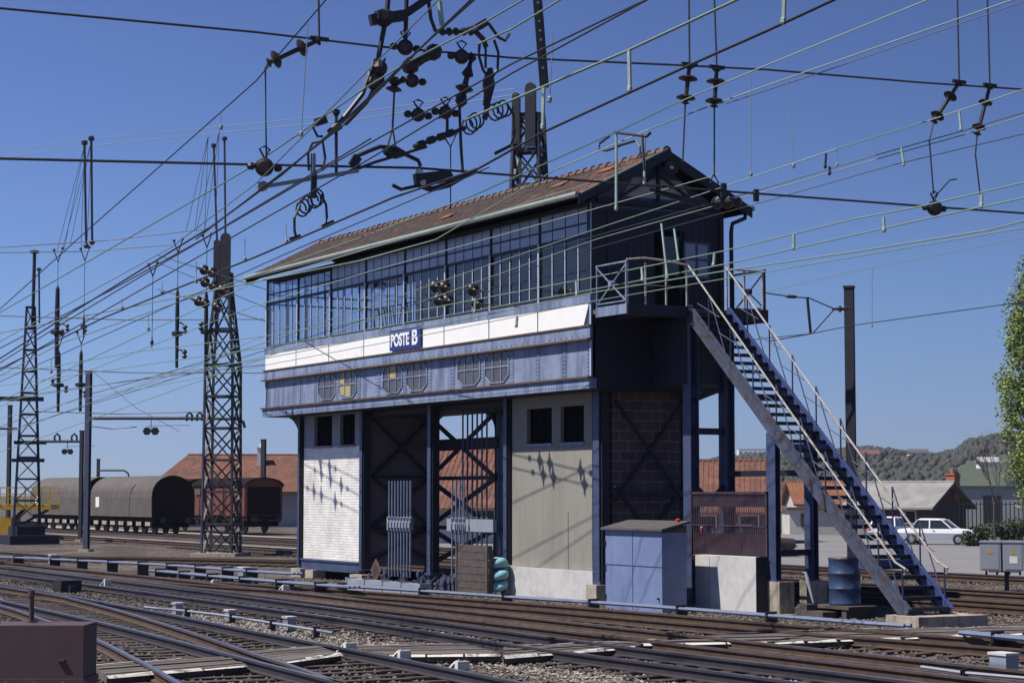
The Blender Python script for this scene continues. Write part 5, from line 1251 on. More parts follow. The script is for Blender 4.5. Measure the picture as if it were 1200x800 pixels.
# portal tube between the blue post and the lattice tower, and the far ones
def portal(label, pts, d, r, loops, hx=None):
    Qd = lambda x, y: D(x, y, d)
    b = MB(); b.tube([Qd(*p) for p in pts], r, 7); e = b.build('portal_tube', MT['steel']); tag(e, label, 'portal beam', 'tubular beams between the posts')
    b = MB()
    for lx, ly in loops: b.tube([Qd(lx-3, ly+2), Qd(lx-3, ly-5), Qd(lx, ly-8), Qd(lx+3, ly-5), Qd(lx+3, ly+2)], r*.8, 6)
    if loops: b.each('hook', MT['steel'], e)
    return e
portal('tubular beam from the blue grey post to the big lattice tower', [(105, 490), (240, 490), (278, 491), (285, 494), (287, 501)], 97.5, .075, [(222, 491), (234, 491)])
portal('tubular beam right of the far left lattice tower', [(46, 517), (94, 517)], 112, .075, [(67, 516), (87, 516)])
portal('short tubular arm on the post above the hood wagon', [(115, 551), (145, 551), (150, 554), (151, 558)], 135, .06, [])
portal('tubular beam passing left out of the frame behind the far tower', [(-20, 502), (20, 502)], 113, .07, [])
for cx, cy, d, r, l_ in ((177, 505, 97.5, 5, 'pair of dark hexagonal plates hanging under the tubular beam'), (79, 529, 112, 3.6, 'smaller pair of hexagonal plates hanging beyond the far tower')):
    e = empty('hexagon_marker', D(cx, cy, d), l_, 'marker', 'hexagonal markers on the overhead line', rz=YAW); s = d/F
    for sx in (-1, 1): b = MB(); b.prism([(sx*r*.95*s+r*s*cos(pi*k/3), -.04, r*s*sin(pi*k/3)) for k in range(6)], (0, .08, 0)); b.build('plate', MT['black'], e, local=True)
    b = MB(); b.bar((0, 0, 0), (0, 0, 14*s), .03, .03); b.bar((-r*s, 0, 6*s), (r*s*9, 0, 7*s), .02, .02); b.build('hanger', MT['black'], e, local=True)

# ------------------------------------------------------------------ overhead wires
WG = 'overhead wires strung along the tracks'
def wire(label, px, ys, r=.014, m='wire', ext=(25, 25), tabs=(), sag=0, group=WG, name='overhead_wire'):
    if not isinstance(ys, (list, tuple)): ys = [ys]*len(px)
    P = [hit(x, y, 1, v) for (x, y), v in zip(px, ys)]
    P = [P[0]+(P[0]-P[1]).normalized()*ext[0]]*(ext[0] > 0)+P+[P[-1]+(P[-1]-P[-2]).normalized()*ext[1]]*(ext[1] > 0)
    o = MB().tube(P, r*.70, 5).build(name, MT[m]); tag(o, label, 'wire', group)
    for t in tabs:
        (x1, y1), (x2, y2), k = t; x1 = x1 + 0; v = ys[0]
        # interpolate depth plane between neighbouring trace points
        for (qa, va), (qb, vb) in zip(zip(px, ys), list(zip(px, ys))[1:]):
            if qa[0] <= x1 <= qb[0]: v = va+(vb-va)*(x1-qa[0])/(qb[0]-qa[0])
        pa = hit(x1, y1, 1, v); pb = hit(x2, y2, 1, v); b = MB()
        rr = {'p': .028, 'k': .026, 't': .008}[k]; mm = {'p': 'tab', 'k': 'black', 't': 'wire_p'}[k]
        b.tube([pa, pb], rr, 5); b.lathe(pb-(pa-pb).normalized()*.03, (pa-pb), [(0, .02), (.02, .036), (.07, .036), (.09, .015)], 6); b.build('dropper', MT[mm], o)
    return o
wire('green wire climbing from the gable to the right edge just below the upper span wire', [(300, 405), (560, 315), (700, 268), (845, 220), (979, 175), (1087, 142), (1200, 105)], [-3.2, -2.2, -1.6, -1.0, .4, 2.2, 3.2], .018, 'wire_g', tabs=[((968, 180), (967, 196), 'k'), ((981, 176), (981, 194), 't'), ((1124, 131), (1126, 152), 'p')])
wire('dark paired wire running under the green wire right of the gable', [(700, 276), (892, 222), (1026, 182), (1130, 153), (1200, 132)], [-1.7, -.8, 1.0, 3.0, 4.0], .016, 'wire', ext=(4, 25), tabs=[((1056, 173), (1059, 193), 'p'), ((972, 195), (972, 204), 'k')])
wire('pale green wire in the middle of the bundle right of the gable', [(330, 412), (560, 330), (700, 280), (892, 226), (1026, 187), (1130, 158), (1200, 136)], [-3.6, -2.6, -1.9, -.8, 1.0, 3.0, 4.0], .016, 'wire_g')
wire('lowest dark wire of the bundle right of the gable', [(500, 352), (700, 290), (875, 242), (1048, 193), (1200, 157)], [-3.0, -2.0, -1.2, 1.2, 3.4], .015, 'wire', tabs=[((790, 268), (795, 305), 'p'), ((775, 262), (782, 325), 'p')])
wire('green wire crossing the gallery windows and rising above the disc insulator at the right', [(0, 440), (160, 412), (310, 394), (500, 362), (680, 328), (849, 294), (1000, 257), (1083, 241), (1200, 214)], -5.8, .017, 'wire_g', tabs=[((1035, 255), (1036, 270), 'p'), ((930, 275), (930, 291), 'p'), ((837, 297), (836, 311), 'p'), ((752, 314), (753, 328), 'p'), ((675, 330), (676, 345), 'p'), ((557, 350), (556, 366), 'p'), ((448, 372), (447, 385), 'p'), ((1150, 228), (1150, 242), 'p')])
wire('contact wire crossing the gallery windows just below its green carrier', [(0, 452), (310, 407), (500, 374), (680, 342), (853, 309), (1083, 257), (1200, 232)], -5.8, .017, 'wire_g', tabs=[])
wire('lower green wire sloping across the gallery toward the right edge', [(0, 470), (310, 420), (500, 383), (700, 342), (853, 317), (1009, 294), (1157, 270), (1200, 259)], -8.5, .015, 'wire_g', tabs=[])
wire('faint grey wire crossing the open sky behind the signal box', [(880, 346), (1000, 318), (1200, 278)], 12, .014, 'wire_p', ext=(20, 25), tabs=[((1022, 314), (1022, 382), 't')])
wire('low dark wire held by the brown post behind the staircase', [(840, 402), (950, 391), (1000, 381), (1190, 355)], 12, .02, 'wire', ext=(12, 25))
wire('steep thin wire climbing across the left sky to the top edge', [(0, 362), (100, 272), (176, 205), (300, 95), (382, 0)], -14, .016, 'wire', tabs=[((259, 132), (259, 150), 't'), ((361, 26), (353, 158), 't')])
wire('green wire rising steeply through the tangle of insulators to the top edge', [(0, 400), (200, 290), (300, 215), (380, 135), (442, 72), (510, 4)], -14, .014, 'wire_p')
wire('green carrier wire rising from far left to the top edge left of the middle tower', [(0, 366), (287, 200), (372, 142), (430, 102), (480, 72), (560, 31), (620, -4)], -12.5, .02, 'wire_g')
wire('thick dark wire rising from the far tower through the insulators to the top edge', [(0, 420), (70, 375), (247, 266), (330, 205), (400, 145), (550, 2)], -13, .026, 'wire')
wire('dark twin wire beside the thick one near the top edge', [(300, 226), (405, 145), (500, 50), (556, 0)], -13.3, .018, 'wire', ext=(3, 25))
wire('upper dark wire with a ball insulator left of the middle tower', [(0, 425), (75, 378), (200, 303), (397, 188), (600, 75), (757, 0)], -14, .017, 'wire')
wire('lower dark wire with a ball insulator left of the middle tower', [(60, 400), (300, 262), (432, 187), (600, 86), (755, 2)], -14.2, .016, 'wire')
wire('short green wire above the middle tower near the top edge', [(560, 52), (600, 34), (660, -2)], -14, .018, 'wire_g', ext=(0, 20))
wire('thick green wire passing the head of the middle tower', [(545, 141), (592, 121), (735, 60), (868, -2)], -13, .026, 'wire_g', ext=(0, 20), tabs=[((737, 60), (738, 106), 'p'), ((637, 103), (636, 150), 'p'), ((648, 40), (644, 118), 't')])
wire('long dark contact wire rising from the left towers to the right of the middle tower', [(0, 432), (122, 372), (300, 301), (460, 232), (560, 198), (637, 155), (805, 78), (900, 36), (982, -2)], -13, .025, 'wire', tabs=[((919, -4), (918, 26), 'p'), ((287, 279), (287, 305), 't'), ((230, 306), (230, 330), 't'), ((143, 350), (143, 362), 't'), ((190, 330), (190, 344), 't'), ((335, 262), (336, 284), 't')])
wire('green wire from the far left crossing the roof tiles to the top right', [(0, 440), (72, 402), (300, 322), (430, 276), (555, 229), (722, 155), (795, 120), (900, 76), (1092, -2)], [-11]*5+[-7, -5, -3.9, -2], .018, 'wire_g', tabs=[((880, 85), (880, 205), 't'), ((722, 156), (722, 245), 'p')])
wire('yellow green wire with small fittings crossing the roof and climbing to the top right', [(300, 330), (420, 306), (510, 281), (649, 200), (760, 152), (838, 122), (900, 100), (1187, 0)], [-11, -10, -9, -6, -4.5, -3.2, -2.6, 0], .019, 'wire_g', tabs=[((922, 93), (930, 195), 't'), ((755, 158), (755, 215), 'p')])
wire('dark wire close under the yellow green wire at the top right', [(850, 122), (960, 86), (1200, 2)], [-2.8, -2, .2], .014, 'wire', ext=(0, 20))
wire('pale wire along the front edge of the roof', [(0, 470), (160, 395), (300, 330), (430, 292), (600, 243), (690, 215)], [-11, -10, -8, -6, -4, -3.2], .016, 'wire_g', ext=(20, 0))
wire('thin wire low in the left sky passing under the drop tubes', [(0, 447), (110, 398), (240, 340), (345, 293), (470, 240)], -12, .014, 'wire', ext=(20, 3), tabs=[((174, 370), (174, 386), 't'), ((60, 421), (60, 436), 't')])
wire('green wire crossing the big lattice tower shaft and the left gallery windows', [(60, 452), (180, 404), (300, 358), (420, 322), (560, 283)], [-9, -9, -8, -6, -4], .014, 'wire_g', ext=(20, 6), tabs=[((275, 369), (275, 384), 't')])
wire('dark wire passing just below the twin thin poles', [(0, 408), (130, 340), (240, 279), (372, 200)], -13.5, .018, 'wire', ext=(20, 2))
wire('grey wire sloping gently past the top of the blue grey post', [(0, 490), (180, 449), (315, 416)], -4, .014, 'wire_p', ext=(20, 3))
wire('grey wire behind the blue grey post reaching the white board', [(105, 472), (240, 421), (330, 386), (420, 352)], [4, 4, 0, -2], .016, 'wire_p', ext=(20, 2))
wire('lowest green wire across the white board and the landing railing', [(310, 428), (500, 392), (700, 352), (853, 326), (900, 318)], -7.2, .012, 'wire_g', ext=(12, 14), tabs=[((606, 370), (605, 382), 'p')])
wire('thin feeder wire over the tops of the thin poles', [(-20, 181), (107, 163), (257, 149), (420, 132), (605, 104)], [8, 8, 8, 8, 5.6], .026, 'wire_p', ext=(30, 0))
wire('second thin feeder wire just below the first', [(-20, 188), (99, 172), (244, 157), (420, 140), (605, 111)], [7.6, 7.6, 7.6, 7.6, 5.6], .026, 'wire_p', ext=(30, 0))
wire('low wire from behind the far tower to the big lattice tower', [(-20, 470), (110, 452), (240, 435), (330, 425)], 6, .022, 'wire', ext=(20, 0))
wire('low dark wire running up to the top of the blue grey post', [(0, 500), (105, 462), (240, 424), (300, 405)], 4, .024, 'wire', ext=(20, 0))
wire('thin wire dropping behind the lattice tower to the hood wagon roof', [(110, 436), (160, 478), (210, 505)], 8, .02, 'wire', ext=(0, 0))
for i, (a, q, l_) in enumerate([((0, 290), (245, 268), 'upper wire spanning from the far left pole to the big lattice tower head'), ((0, 296), (200, 287), 'lower wire spanning left of the big lattice tower head'), ((0, 370), (310, 374), 'cross wire at mid height of the big lattice tower'), ((-10, 430), (315, 437), 'lowest cross wire between the two left lattice towers'), ((45, 482), (243, 482), 'thin cross wire above the tubular beam on the left'), ((105, 499), (160, 500), 'short thin wire beside the pair of hexagonal plates')]):
    dA = 92+i*1.2
    o = MB().tube([D(a[0], a[1], dA), D((a[0]+q[0])/2, (a[1]+q[1])/2+3, dA), D(q[0], q[1], dA-.5)], .022, 5).build('cross_wire', MT['wire']); tag(o, l_, 'wire', 'cross wires between the left towers')
# hanging tubes carrying registration arms, left
def dtube(label, x, y0, y1, d, w, ywire, arms=()):
    s = d/F; e = empty('drop_tube', D(x, y1, d), label, 'drop tube', 'drop tubes hanging from the cross wires', rz=YAW)
    h = (y1-y0)*s; b = MB(); b.lathe((0, 0, 0), Z, [(0, w*s*.35), (h*.7, w*s*.5), (h, w*s*.4), (h+.2, .03)], 8); b.lathe((0, 0, h*.42), Z, [(0, w*s*.5), (.05, w*s*1.3), (.2, w*s*1.3), (.25, w*s*.5)], 8); b.build('tube', MT['black'], e, local=True)
    b = MB(); t = (y1-ywire)*s; b.tube([(0, 0, h), (0, 0, t)], .016, 5); b.tube([(0, 0, t-.05), (-5*s, 0, t+12*s)], .03, 5); b.tube([(0, 0, t-.05), (5*s, 0, t+14*s)], .03, 5); b.ball((-5*s, 0, t+13*s), 1.8*s, 8); b.ball((5*s, 0, t+15*s), 1.8*s, 8); b.build('hanger', MT['wire'], e, local=True)
    for (ay, al, dr) in arms:
        b = MB(); z = (y1-ay)*s; b.tube([(0, 0, z), (al*s*.5, 0, z+.05), (al*s, 0, z-.1), (al*s, 0, z-dr*s)], .035, 5); b.lathe((al*s, 0, z-dr*s), Z, [(0, .05), (.1, .14), (.2, .05), (.3, .14), (.4, .05)], 8); b.build('arm', MT['black'], e, local=True)
dtube('drop tube hanging left of the big lattice tower', 207, 343, 431, 91, 5, 294, [(379, 9, 12), (411, 9, 9)])
dtube('drop tube hanging beside the shaft of the big lattice tower', 241, 346, 425, 91.5, 5, 288, [(379, -6, 8)])
dtube('thick drop tube right of the far left tower', 66, 338, 431, 109, 6, 305, [(380, 12, 8), (388, 6, 6)])
dtube('lower drop tube right of the far left tower', 68, 415, 482, 110, 5, 405, [(452, 9, 8), (445, -7, 7)])
dtube('lower drop tube beside the dark post', 94, 414, 482, 110, 5, 402, [(460, 6, 6)])
dtube('thin long hanger with a V at its top left of the big tower', 178, 400, 408, 90, 1.5, 322)
dtube('thin hanger in line with the twin thin poles', 98, 372, 395, 109, 3, 304)
for x, y0, y1, x0 , l_ in ((101, 168, 288, 99, 'left one of the twin thin poles in the left sky'), (108, 163, 284, 107, 'right one of the twin thin poles in the left sky')):
    b = MB(); b.tube([D(x, y1, 100), D(x0, y0, 100)], .06, 6); b.lathe(D(x0, y0, 100)-Vector((0, 0, .1)), Z, [(0, .07), (.05, .16), (.2, .16), (.26, .05)], 8); b.ball(D(x, y1, 100), .14, 8)
    for k in (-34, -26, -6): b.tube([D(x0, y0+3, 100), D(x+k, y1+2+abs(k)*.1, 100)], .012, 4)
    tag(b.build('thin_pole', MT['wire']), l_, 'pole', 'thin poles carrying the feeder wires')
# ---- the cross span and the insulators hanging in it (one vertical plane across the tracks)
XC = 10.0
X = lambda x, y: hit(x, y, 0, XC)
SG = 'cross span wires over the tracks'
o = MB().tube([X(-160, -4), X(0, 10), X(300, 38), X(445, 55), X(600, 68), X(805, 77), X(900, 82), X(1080, 97), X(1200, 105), X(1330, 118)], .022, 5).build('cross_wire', MT['wire']); tag(o, 'upper black span wire crossing the whole sky from left edge to right edge', 'wire', SG)
o = MB().tube([X(-160, 182), X(0, 186), X(300, 193), X(490, 197), X(620, 207), X(849, 224), X(1087, 242), X(1200, 250), X(1330, 262)], .024, 5).build('cross_wire', MT['wire']); tag(o, 'lower black span wire crossing behind the clustered fittings and past the gable', 'wire', SG)
o = MB().tube([X(-160, -130), X(400, -40), X(800, -30), X(1330, -60)], .03, 5).build('cross_wire', MT['wire']); tag(o, 'topmost span wire above the frame carrying the hangers', 'wire', SG)
def string(label, top, pts, discs, r=.13, tail=None, name='insulator_string', ball=None, grp='insulators of the overhead line'):
    """hanger rod down to the span wire, an insulator string along pts, and a rod below"""
    e = empty(name, X(*pts[-1]), label, 'insulator', grp)
    if top: MB().tube([X(*top), X(*pts[0])], .02, 5).build('hanger_rod', MT['wire'], e)
    a, q = X(*pts[0]), X(*pts[-1]); d = (q-a); l = d.length; b = MB(); prf = [(0, .04), (.03, .10), (.08, .04)]
    for k in range(discs): c = l*(.35+.5*k/max(1, discs-1)) if discs > 1 else l*.6; prf += [(c-.07, .045), (c-.04, r*.8), (c, r), (c+.03, r*.5), (c+.06, .045)]
    prf += [(l-.04, .045), (l-.02, .09), (l, .04)]; b.lathe(a, d, prf, 10); b.build('insulator', MT['insul'], e, smooth=False)
    b = MB(); b.bar(a+Vector((0, -.18, .02)), a+Vector((0, .18, .02)), .06, .07); b.build('clamp', MT['black'], e)
    if tail: b = MB(); b.tube([q]+[X(*t) for t in tail], .018, 5); b.build('lower_rod', MT['wire'], e)
    return e
string('left one of the twin hanging insulator strings above the gable', (807, -30), [(808, 77), (805, 90), (803, 122)], 2, .2, [(800, 190)])
string('right one of the twin hanging insulator strings above the gable', (836, -30), [(840, 80), (838, 95), (837, 126)], 2, .2, [(837, 205)])
string('slanting insulator string under the upper span wire near the right edge', (1121, -40), [(1124, 97), (1112, 115), (1094, 143)], 2, .16, [(1089, 165), (1094, 228)])
string('upright insulator string nearest the right edge', (1156, -40), [(1160, 101), (1155, 118), (1145, 158)], 2, .16, [(1143, 181), (1150, 240)])
string('slanting insulator string under the upper span wire at the left', (373, -40), [(374, 47), (355, 60), (314, 74)], 2, .17, [(311, 80), (312, 175), (312, 190)])
def disc(label, px, py, r, m='insul', link=None, tail=None, name='ball_insulator'):
    c = X(px, py); e = empty(name, c, label, 'insulator', 'insulators of the overhead line')
    b = MB(); b.lathe(c-Vector(FW)*.12, FW, [(0, r*.55), (.03, r*.95), (.10, r), (.16, r*.95), (.22, r*.5)], 16); b.build('disc', MT['insul'], e)
    b = MB(); b.tube([c+Vector((0, 0, r*.9)), c+Vector((0, .1, r*1.9)), c+Vector((0, 0, r*2.2)), c+Vector((0, -.1, r*1.9)), c+Vector((0, 0, r*.9))], .02, 5)
    for s in (-1, 1): b.lathe(c+Vector((0, s*r*1.1, 0)), (0, s, 0), [(0, .03), (.03, .07), (.1, .07), (.14, .03)], 6)
    if tail: b.tube([X(*t) for t in tail], .016, 5)
    b.build('fitting', MT['wire'], e); return e
disc('round disc insulator on the lower span wire near the right edge', 1095, 244, .165, tail=[(1094, 232), (1105, 220), (1113, 211), (1121, 210)])
disc('round disc insulator on the lower span wire at the left', 310, 196, .17)
disc('large ball insulator on the upper span wire', 541, 67, .14); disc('ball insulator on the upper of two dark wires', 490, 135, .13, tail=[(476, 144), (484, 139)]); disc('ball insulator on the lower of two dark wires', 522, 132, .13, tail=[(514, 139), (533, 127)])
disc('ball insulator left end of the fat barrel near the top', 475, 56, .15); disc('lower ball insulator in the middle of the tangle', 483, 95, .13)
def fitting(name, label, cat, mats, build):
    b = MB(); build(b); return tag(b.build(name, MT[mats]), label, cat, 'fittings in the tangle of overhead gear')
def barrel(b):
    b.lathe(X(475, 81), X(500, 66)-X(475, 81), [(-.02, .08), (.05, .14), (.18, .16), (.25, .10), (.42, .09), (.55, .10), (.62, .15), (.74, .155), (.84, .08)], 12)
fitting('barrel_insulator', 'fat dumbbell shaped insulator near the top left of centre', 'insulator', 'insul', barrel)
def strut(b):
    b.tube([X(457, -20), X(453, 18), X(443, 70), X(440, 85)], .05, 6); b.tube([X(477, -20), X(475, 52)], .045, 6); b.bar(X(434, 24), X(476, 18), .12, .2); b.bar(X(476, 16), X(505, -4), .10, .14); b.lathe(X(450, 12), X(450, 32)-X(450, 12), [(0, .1), (.05, .2), (.2, .2), (.3, .08)], 8)
    b.tube([X(437, 90), X(450, 70), X(448, 100), X(436, 105)], .06, 6); b.ball(X(444, 80), .16, 8); b.ball(X(438, 97), .14, 8)
fitting('hanging_strut', 'black struts and clamps hanging from the top edge left of centre', 'strut', 'black', strut)
def hv(b):
    b.tube([X(462, 108), X(460, 150), X(454, 172)], .02, 5); b.tube([X(460, 150), X(464, 174)], .015, 5); b.lathe(X(461, 108), X(464, 88)-X(461, 108), [(0, .04), (.05, .16), (.12, .05), (.2, .14), (.28, .05)], 8)
fitting('forked_hanger', 'forked hanger holding the bowed arm', 'hanger', 'wire', hv)
def bow(b):
    b.tube([X(415, 190), X(416, 184), X(432, 177), X(445, 172), X(460, 173), X(475, 181), X(490, 188), X(493, 195)], .04, 6); b.lathe(X(450, 177), X(466, 179)-X(450, 177), [(0, .06), (.1, .12), (.25, .12), (.4, .06)], 8); b.bar(X(412, 186), X(420, 192), .1, .2)
fitting('bowed_arm', 'dark bowed registration arm left of the section insulator', 'registration arm', 'black', bow)
def boat(b):
    b.tube([X(460, 217), X(470, 222), X(488, 218), X(500, 212), X(530, 205)], .035, 6); b.tube([X(487, 215), X(505, 222), X(525, 217), X(540, 208), X(558, 200)], .06, 6); b.bar(X(486, 211), X(528, 206), .12, .22); b.bar(X(496, 203), X(500, 215), .1, .1); b.ball(X(492, 208), .1, 8)
fitting('section_insulator', 'boat shaped section insulator on the contact wire left of the roof ridge', 'section insulator', 'black', boat)
def boatw(b): b.ball(X(494, 214), .09, 8); b.ball(X(491, 202), .08, 8); b.bar(X(502, 214), X(522, 214), .05, .05)
fitting('porcelain_cap', 'pale caps on the boat shaped section insulator', 'insulator cap', 'conc', boatw)
def loops(b):
    b.tube([X(562, 52), X(561, 65), X(566, 82), X(574, 95), X(583, 82), X(584, 62), X(579, 47)], .03, 6); b.tube([X(574, 80), X(577, 100), X(572, 118), X(568, 140)], .06, 6); b.tube([X(569, 50), X(569, 80)], .025, 5); b.lathe(X(574, 82), X(570, 110)-X(574, 82), [(0, .04), (.1, .09), (.3, .11), (.5, .05), (.7, .04)], 8)
fitting('jumper_loop', 'large oval jumper loops hanging left of the middle tower', 'jumper', 'wire', loops)
def insvert(b): b.lathe(X(552, 70), X(543, 108)-X(552, 70), [(0, .03), (.15, .05), (.3, .12), (.36, .05), (.5, .06), (.58, .18), (.66, .06), (.85, .12), (.95, .04)], 10); b.tube([X(552, 62), X(549, 68), X(553, 74), X(556, 68), X(552, 62)], .025, 5)
fitting('rod_insulator', 'vertical ribbed insulator between the ball insulator and the jumper loops', 'insulator', 'insul', insvert)
def jump(b):
    b.tube([X(502, 0), X(505, 22), X(510, 36), X(520, 38), X(540, 37), X(556, 32)], .04, 6)
    for x in (516, 524, 532, 541, 549): b.lathe(X(x, 38), X(x+3, 37)-X(x, 38), [(0, .05), (.02, .08), (.07, .08), (.09, .05)], 7)
    b.tube([X(572, 27), X(584, 44), X(592, 48), X(597, 40)], .03, 6); b.tube([X(556, 36), X(566, 46), X(570, 56)], .05, 6); b.bar(X(560, 32), X(570, 26), .12, .14)
fitting('jumper_cable', 'thick ribbed jumper cable near the top edge', 'jumper', 'wire', jump)
def tabp(b): b.tube([X(515, 2), X(518, 30)], .055, 6)
fitting('pale_link', 'pale link hanging at the top edge beside the jumper cable', 'link', 'tab', tabp)
def tabq(b): b.tube([X(433, 82), X(433, 100)], .04, 6)
fitting('pale_link', 'pale link on the green wire beside the black struts', 'link', 'tab', tabq)
def coil(b, pa, pb, r, turns, plane=X):
    A, B_ = plane(*pa), plane(*pb); u = UP; n = int(turns*12); d = (B_-A); rt_ = RT; pts = []
    for i in range(n+1): t = i/n; a = 2*pi*turns*t; pts.append(A.lerp(B_, t)+UP*sin(a)*r+RT*cos(a)*r*.75+FW*.02*sin(a*3))
    b.tube(pts, .018, 5)
def coils(b):
    coil(b, (547, 150), (560, 140), .16, 3); coil(b, (576, 133), (594, 126), .16, 3); b.tube([X(594, 122), X(602, 135), X(603, 155), X(600, 166), X(597, 172)], .025, 5); b.bar(X(580, 180), X(598, 171), .05, .06)
fitting('cable_coil', 'coiled jumper cable beside the thick green wire', 'coil', 'wire', coils)
def coils2(b):
    coil(b, (352, 247), (361, 238), .14, 2.5); coil(b, (366, 236), (374, 231), .14, 2.5); b.tube([X(368, 200), X(368, 215), X(367, 232)], .06, 6); b.tube([X(352, 240), X(345, 255), X(345, 270), X(347, 278)], .025, 5); b.tube([X(376, 228), X(382, 240), X(383, 255), X(382, 263)], .025, 5)
    b.bar(X(340, 281), X(352, 277), .06, .08); b.bar(X(378, 266), X(391, 260), .06, .08)
fitting('cable_coil', 'coiled jumper cable hanging in the sky left of the roof', 'coil', 'wire', coils2)
def arm2(b): b.bar(X(302, 220), X(420, 200), .05, .07); b.lathe(X(302, 220), X(312, 217)-X(302, 220), [(0, .04), (.05, .09), (.15, .09), (.2, .04)], 7); b.tube([X(367, 180), X(367, 206)], .05, 6)
fitting('registration_tube', 'pale straight registration tube over the coil left of the roof', 'registration arm', 'wire_p', arm2)
def hoops(b):
    b.tube([X(372, 142), X(367, 150), X(372, 160), X(378, 160)], .025, 5); b.tube([X(362, 200), X(361, 180), X(366, 168), X(378, 165), X(381, 185), X(378, 200)], .025, 5)
    b.tube([X(440, 70), X(425, 110), X(400, 142), X(385, 155)], .045, 6); b.tube([X(447, 85), X(430, 120), X(405, 146)], .035, 6); b.bar(X(370, 144), X(382, 140), .1, .14); b.bar(X(388, 155), X(399, 148), .09, .1)
fitting('jumper_cable', 'twisted dark jumpers joining the wires left of the struts', 'jumper', 'wire', hoops)
def rodx(b):
    b.tube([X(394, 133), X(394, 205)], .03, 5); b.lathe(X(394, 133), Z, [(-.05, .03), (0, .07), (.06, .07), (.08, .02)], 7)
fitting('dropper_rod', 'thin vertical dropper rod left of the bowed arm', 'dropper', 'wire', rodx)
def rody(b):
    b.tube([X(538, 115), X(540, 170), X(542, 200)], .03, 5); b.lathe(X(538, 115), Z, [(-.05, .03), (0, .07), (.06, .07), (.08, .02)], 7)
fitting('dropper_rod', 'thin vertical dropper rod just right of the lower ball insulator', 'dropper', 'wire', rody)
def rodz(b):
    b.tube([X(524, 122), X(524, 155)], .03, 5); b.tube([X(524, 155), X(520, 160), X(528, 172), X(535, 157), X(524, 155)], .02, 5); b.tube([X(528, 172), X(528, 245)], .012, 5)
fitting('dropper_rod', 'V shaped dropper with a long thin tail reaching toward the roof ridge', 'dropper', 'wire', rodz)
def longarm(b):
    b.tube([X(500, 172), X(440, 190), X(400, 205)], .03, 5); b.tube([X(485, 172), X(530, 156), X(545, 150)], .045, 6)
    for x, y in ((488, 171), (500, 166), (512, 162), (522, 158)): b.lathe(X(x, y), X(x+3, y-1)-X(x, y), [(0, .04), (.04, .075), (.16, .075), (.2, .04)], 7)
fitting('insulated_arm', 'slanting ribbed arm leading up to the coils', 'registration arm', 'wire', longarm)
# knot of registration gear at the gable corner
def knot(b):
    b.bar(X(762, 222), X(835, 240), .05, .06); b.bar(X(768, 225), X(820, 241), .05, .06); b.lathe(X(835, 238), X(870, 236)-X(835, 238), [(0, .06), (.1, .14), (.25, .08), (.35, .15), (.5, .08), (.6, .13), (.7, .05)], 9)
    b.bar(X(848, 215), X(848, 232), .08, .1); b.bar(X(886, 222), X(886, 236), .07, .1); b.tube([X(836, 205), X(832, 214), X(837, 219), X(842, 214), X(837, 205)], .02, 5)
fitting('registration_gear', 'dark registration gear and twin tubes at the right corner of the gable', 'registration arm', 'wire', knot)
def frame(b):
    Y = lambda x, y: hit(x, y, 1, -5)
    b.tube([Y(722, 155), Y(722, 245)], .028, 6); b.tube([Y(753, 160), Y(755, 200)], .026, 6); b.tube([Y(720, 155), Y(758, 160), Y(762, 156)], .03, 5); b.tube([Y(714, 160), Y(703, 168), Y(702, 174), Y(710, 177), Y(725, 172)], .025, 5); b.tube([Y(725, 171), Y(735, 168), Y(745, 165)], .03, 5); b.tube([Y(745, 164), Y(750, 172), Y(751, 185)], .02, 5)
fitting('square_jumper', 'square jumper frame on the wires left of the gable peak', 'jumper', 'wire', frame)

for x, y0, y1, x0, k0 in ((248, 158, 262, 244, -1), (260, 152, 262, 257, 1)):
    b = MB()
    for k in (-30, -20, -8): b.tube([D(x0, y0+2, 91), D(x+k, y1+6+abs(k)*.1, 91)], .012, 4)
    tag(b.build('stay_wire', MT['wire']), 'fan of thin stay wires from the %s spike of the big lattice tower' % ('left' if k0 < 0 else 'right'), 'stay wires', 'stay wires of the lattice tower')
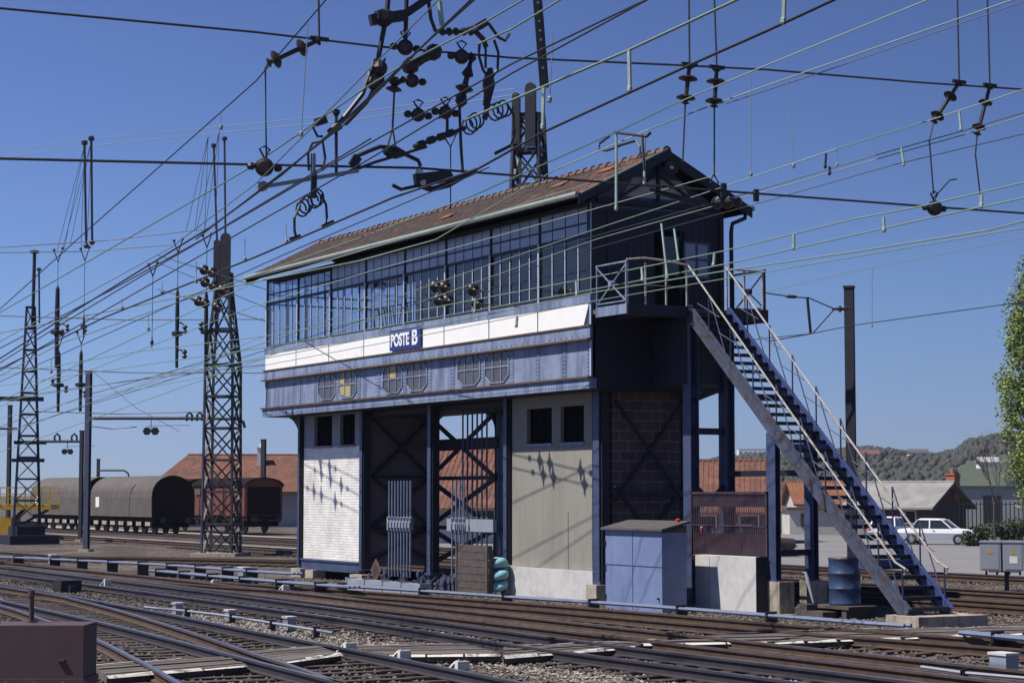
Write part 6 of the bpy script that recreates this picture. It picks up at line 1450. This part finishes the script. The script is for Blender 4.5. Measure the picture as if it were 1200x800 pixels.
# anchor wires with disc insulators just in front of the signal box; the three by the tower only added to cast shadows on the brick pier
def anchor(label, sh, y, discs, wp=.81, ext=3.0):
    S = [hit(*q, 1, wp) for q in sh]; P = [q+SD*((y-wp)/SD.y) for q in S]
    e = empty('anchor_wire', P[0], label, 'anchor wire', 'anchor wires with disc insulators before the signal box'); d = (P[1]-P[0]).normalized()
    MB().tube([P[0]-d*ext, P[1]+d*ext], .013, 5).build('wire', MT['wire'], e)
    for t in discs:
        c = P[0].lerp(P[1], t); b = MB(); b.lathe(c-d*.16, d, [(0, .03), (.05, .05), (.08, .07), (.11, .15), (.15, .17), (.17, .08), (.24, .05), (.3, .03)], 12); b.build('insulator', MT['insul'], e, smooth=True)
    for t in (min(discs)-.12, max(discs)+.1): c = P[0].lerp(P[1], t); b = MB(); b.lathe(c-d*.1, d, [(0, .02), (.04, .045), (.16, .045), (.2, .02)], 7); b.build('clamp', MT['black'], e)
for k, (q, t, n_) in enumerate([([(352, 529), (420, 562)], (.36, .52), 'highest'), ([(352, 541), (420, 580)], (.38, .54, .72), 'middle'), ([(352, 568), (420, 600)], (.25, .38, .62), 'lowest')]):
    anchor(n_+' of three unseen wires added to cast disc shadows on the brick pier', q, -3.0, t)
anchor('upper anchor wire with two discs before the middle gallery windows', [(596, 531), (704, 557)], -2.0, (.36, .47, .8), ext=1.5)
anchor('lower anchor wire with two discs before the middle gallery windows', [(596, 547), (704, 572)], -2.0, (.40, .51, .84), ext=1.5)
# ------------------------------------------------------------------ spring haze over the whole place
b = MB(); b.box(-3600, 3600, -3600, 3600, -12, 140); hz = b.build('haze', MT['dark'], local=True); tag(hz, 'thin blue spring haze over the yard and hills', 'haze', kind='stuff')
hm = bpy.data.materials.new('haze'); hm.use_nodes = True; n = hm.node_tree.nodes; n.remove(n['Principled BSDF'])
v = n.new('ShaderNodeVolumePrincipled'); v.inputs['Density'].default_value = .00011; v.inputs['Color'].default_value = (.62, .72, .92, 1); v.inputs['Anisotropy'].default_value = .2
hm.node_tree.links.new(v.outputs[0], n['Material Output'].inputs['Volume']); hz.data.materials.clear(); hz.data.materials.append(hm)
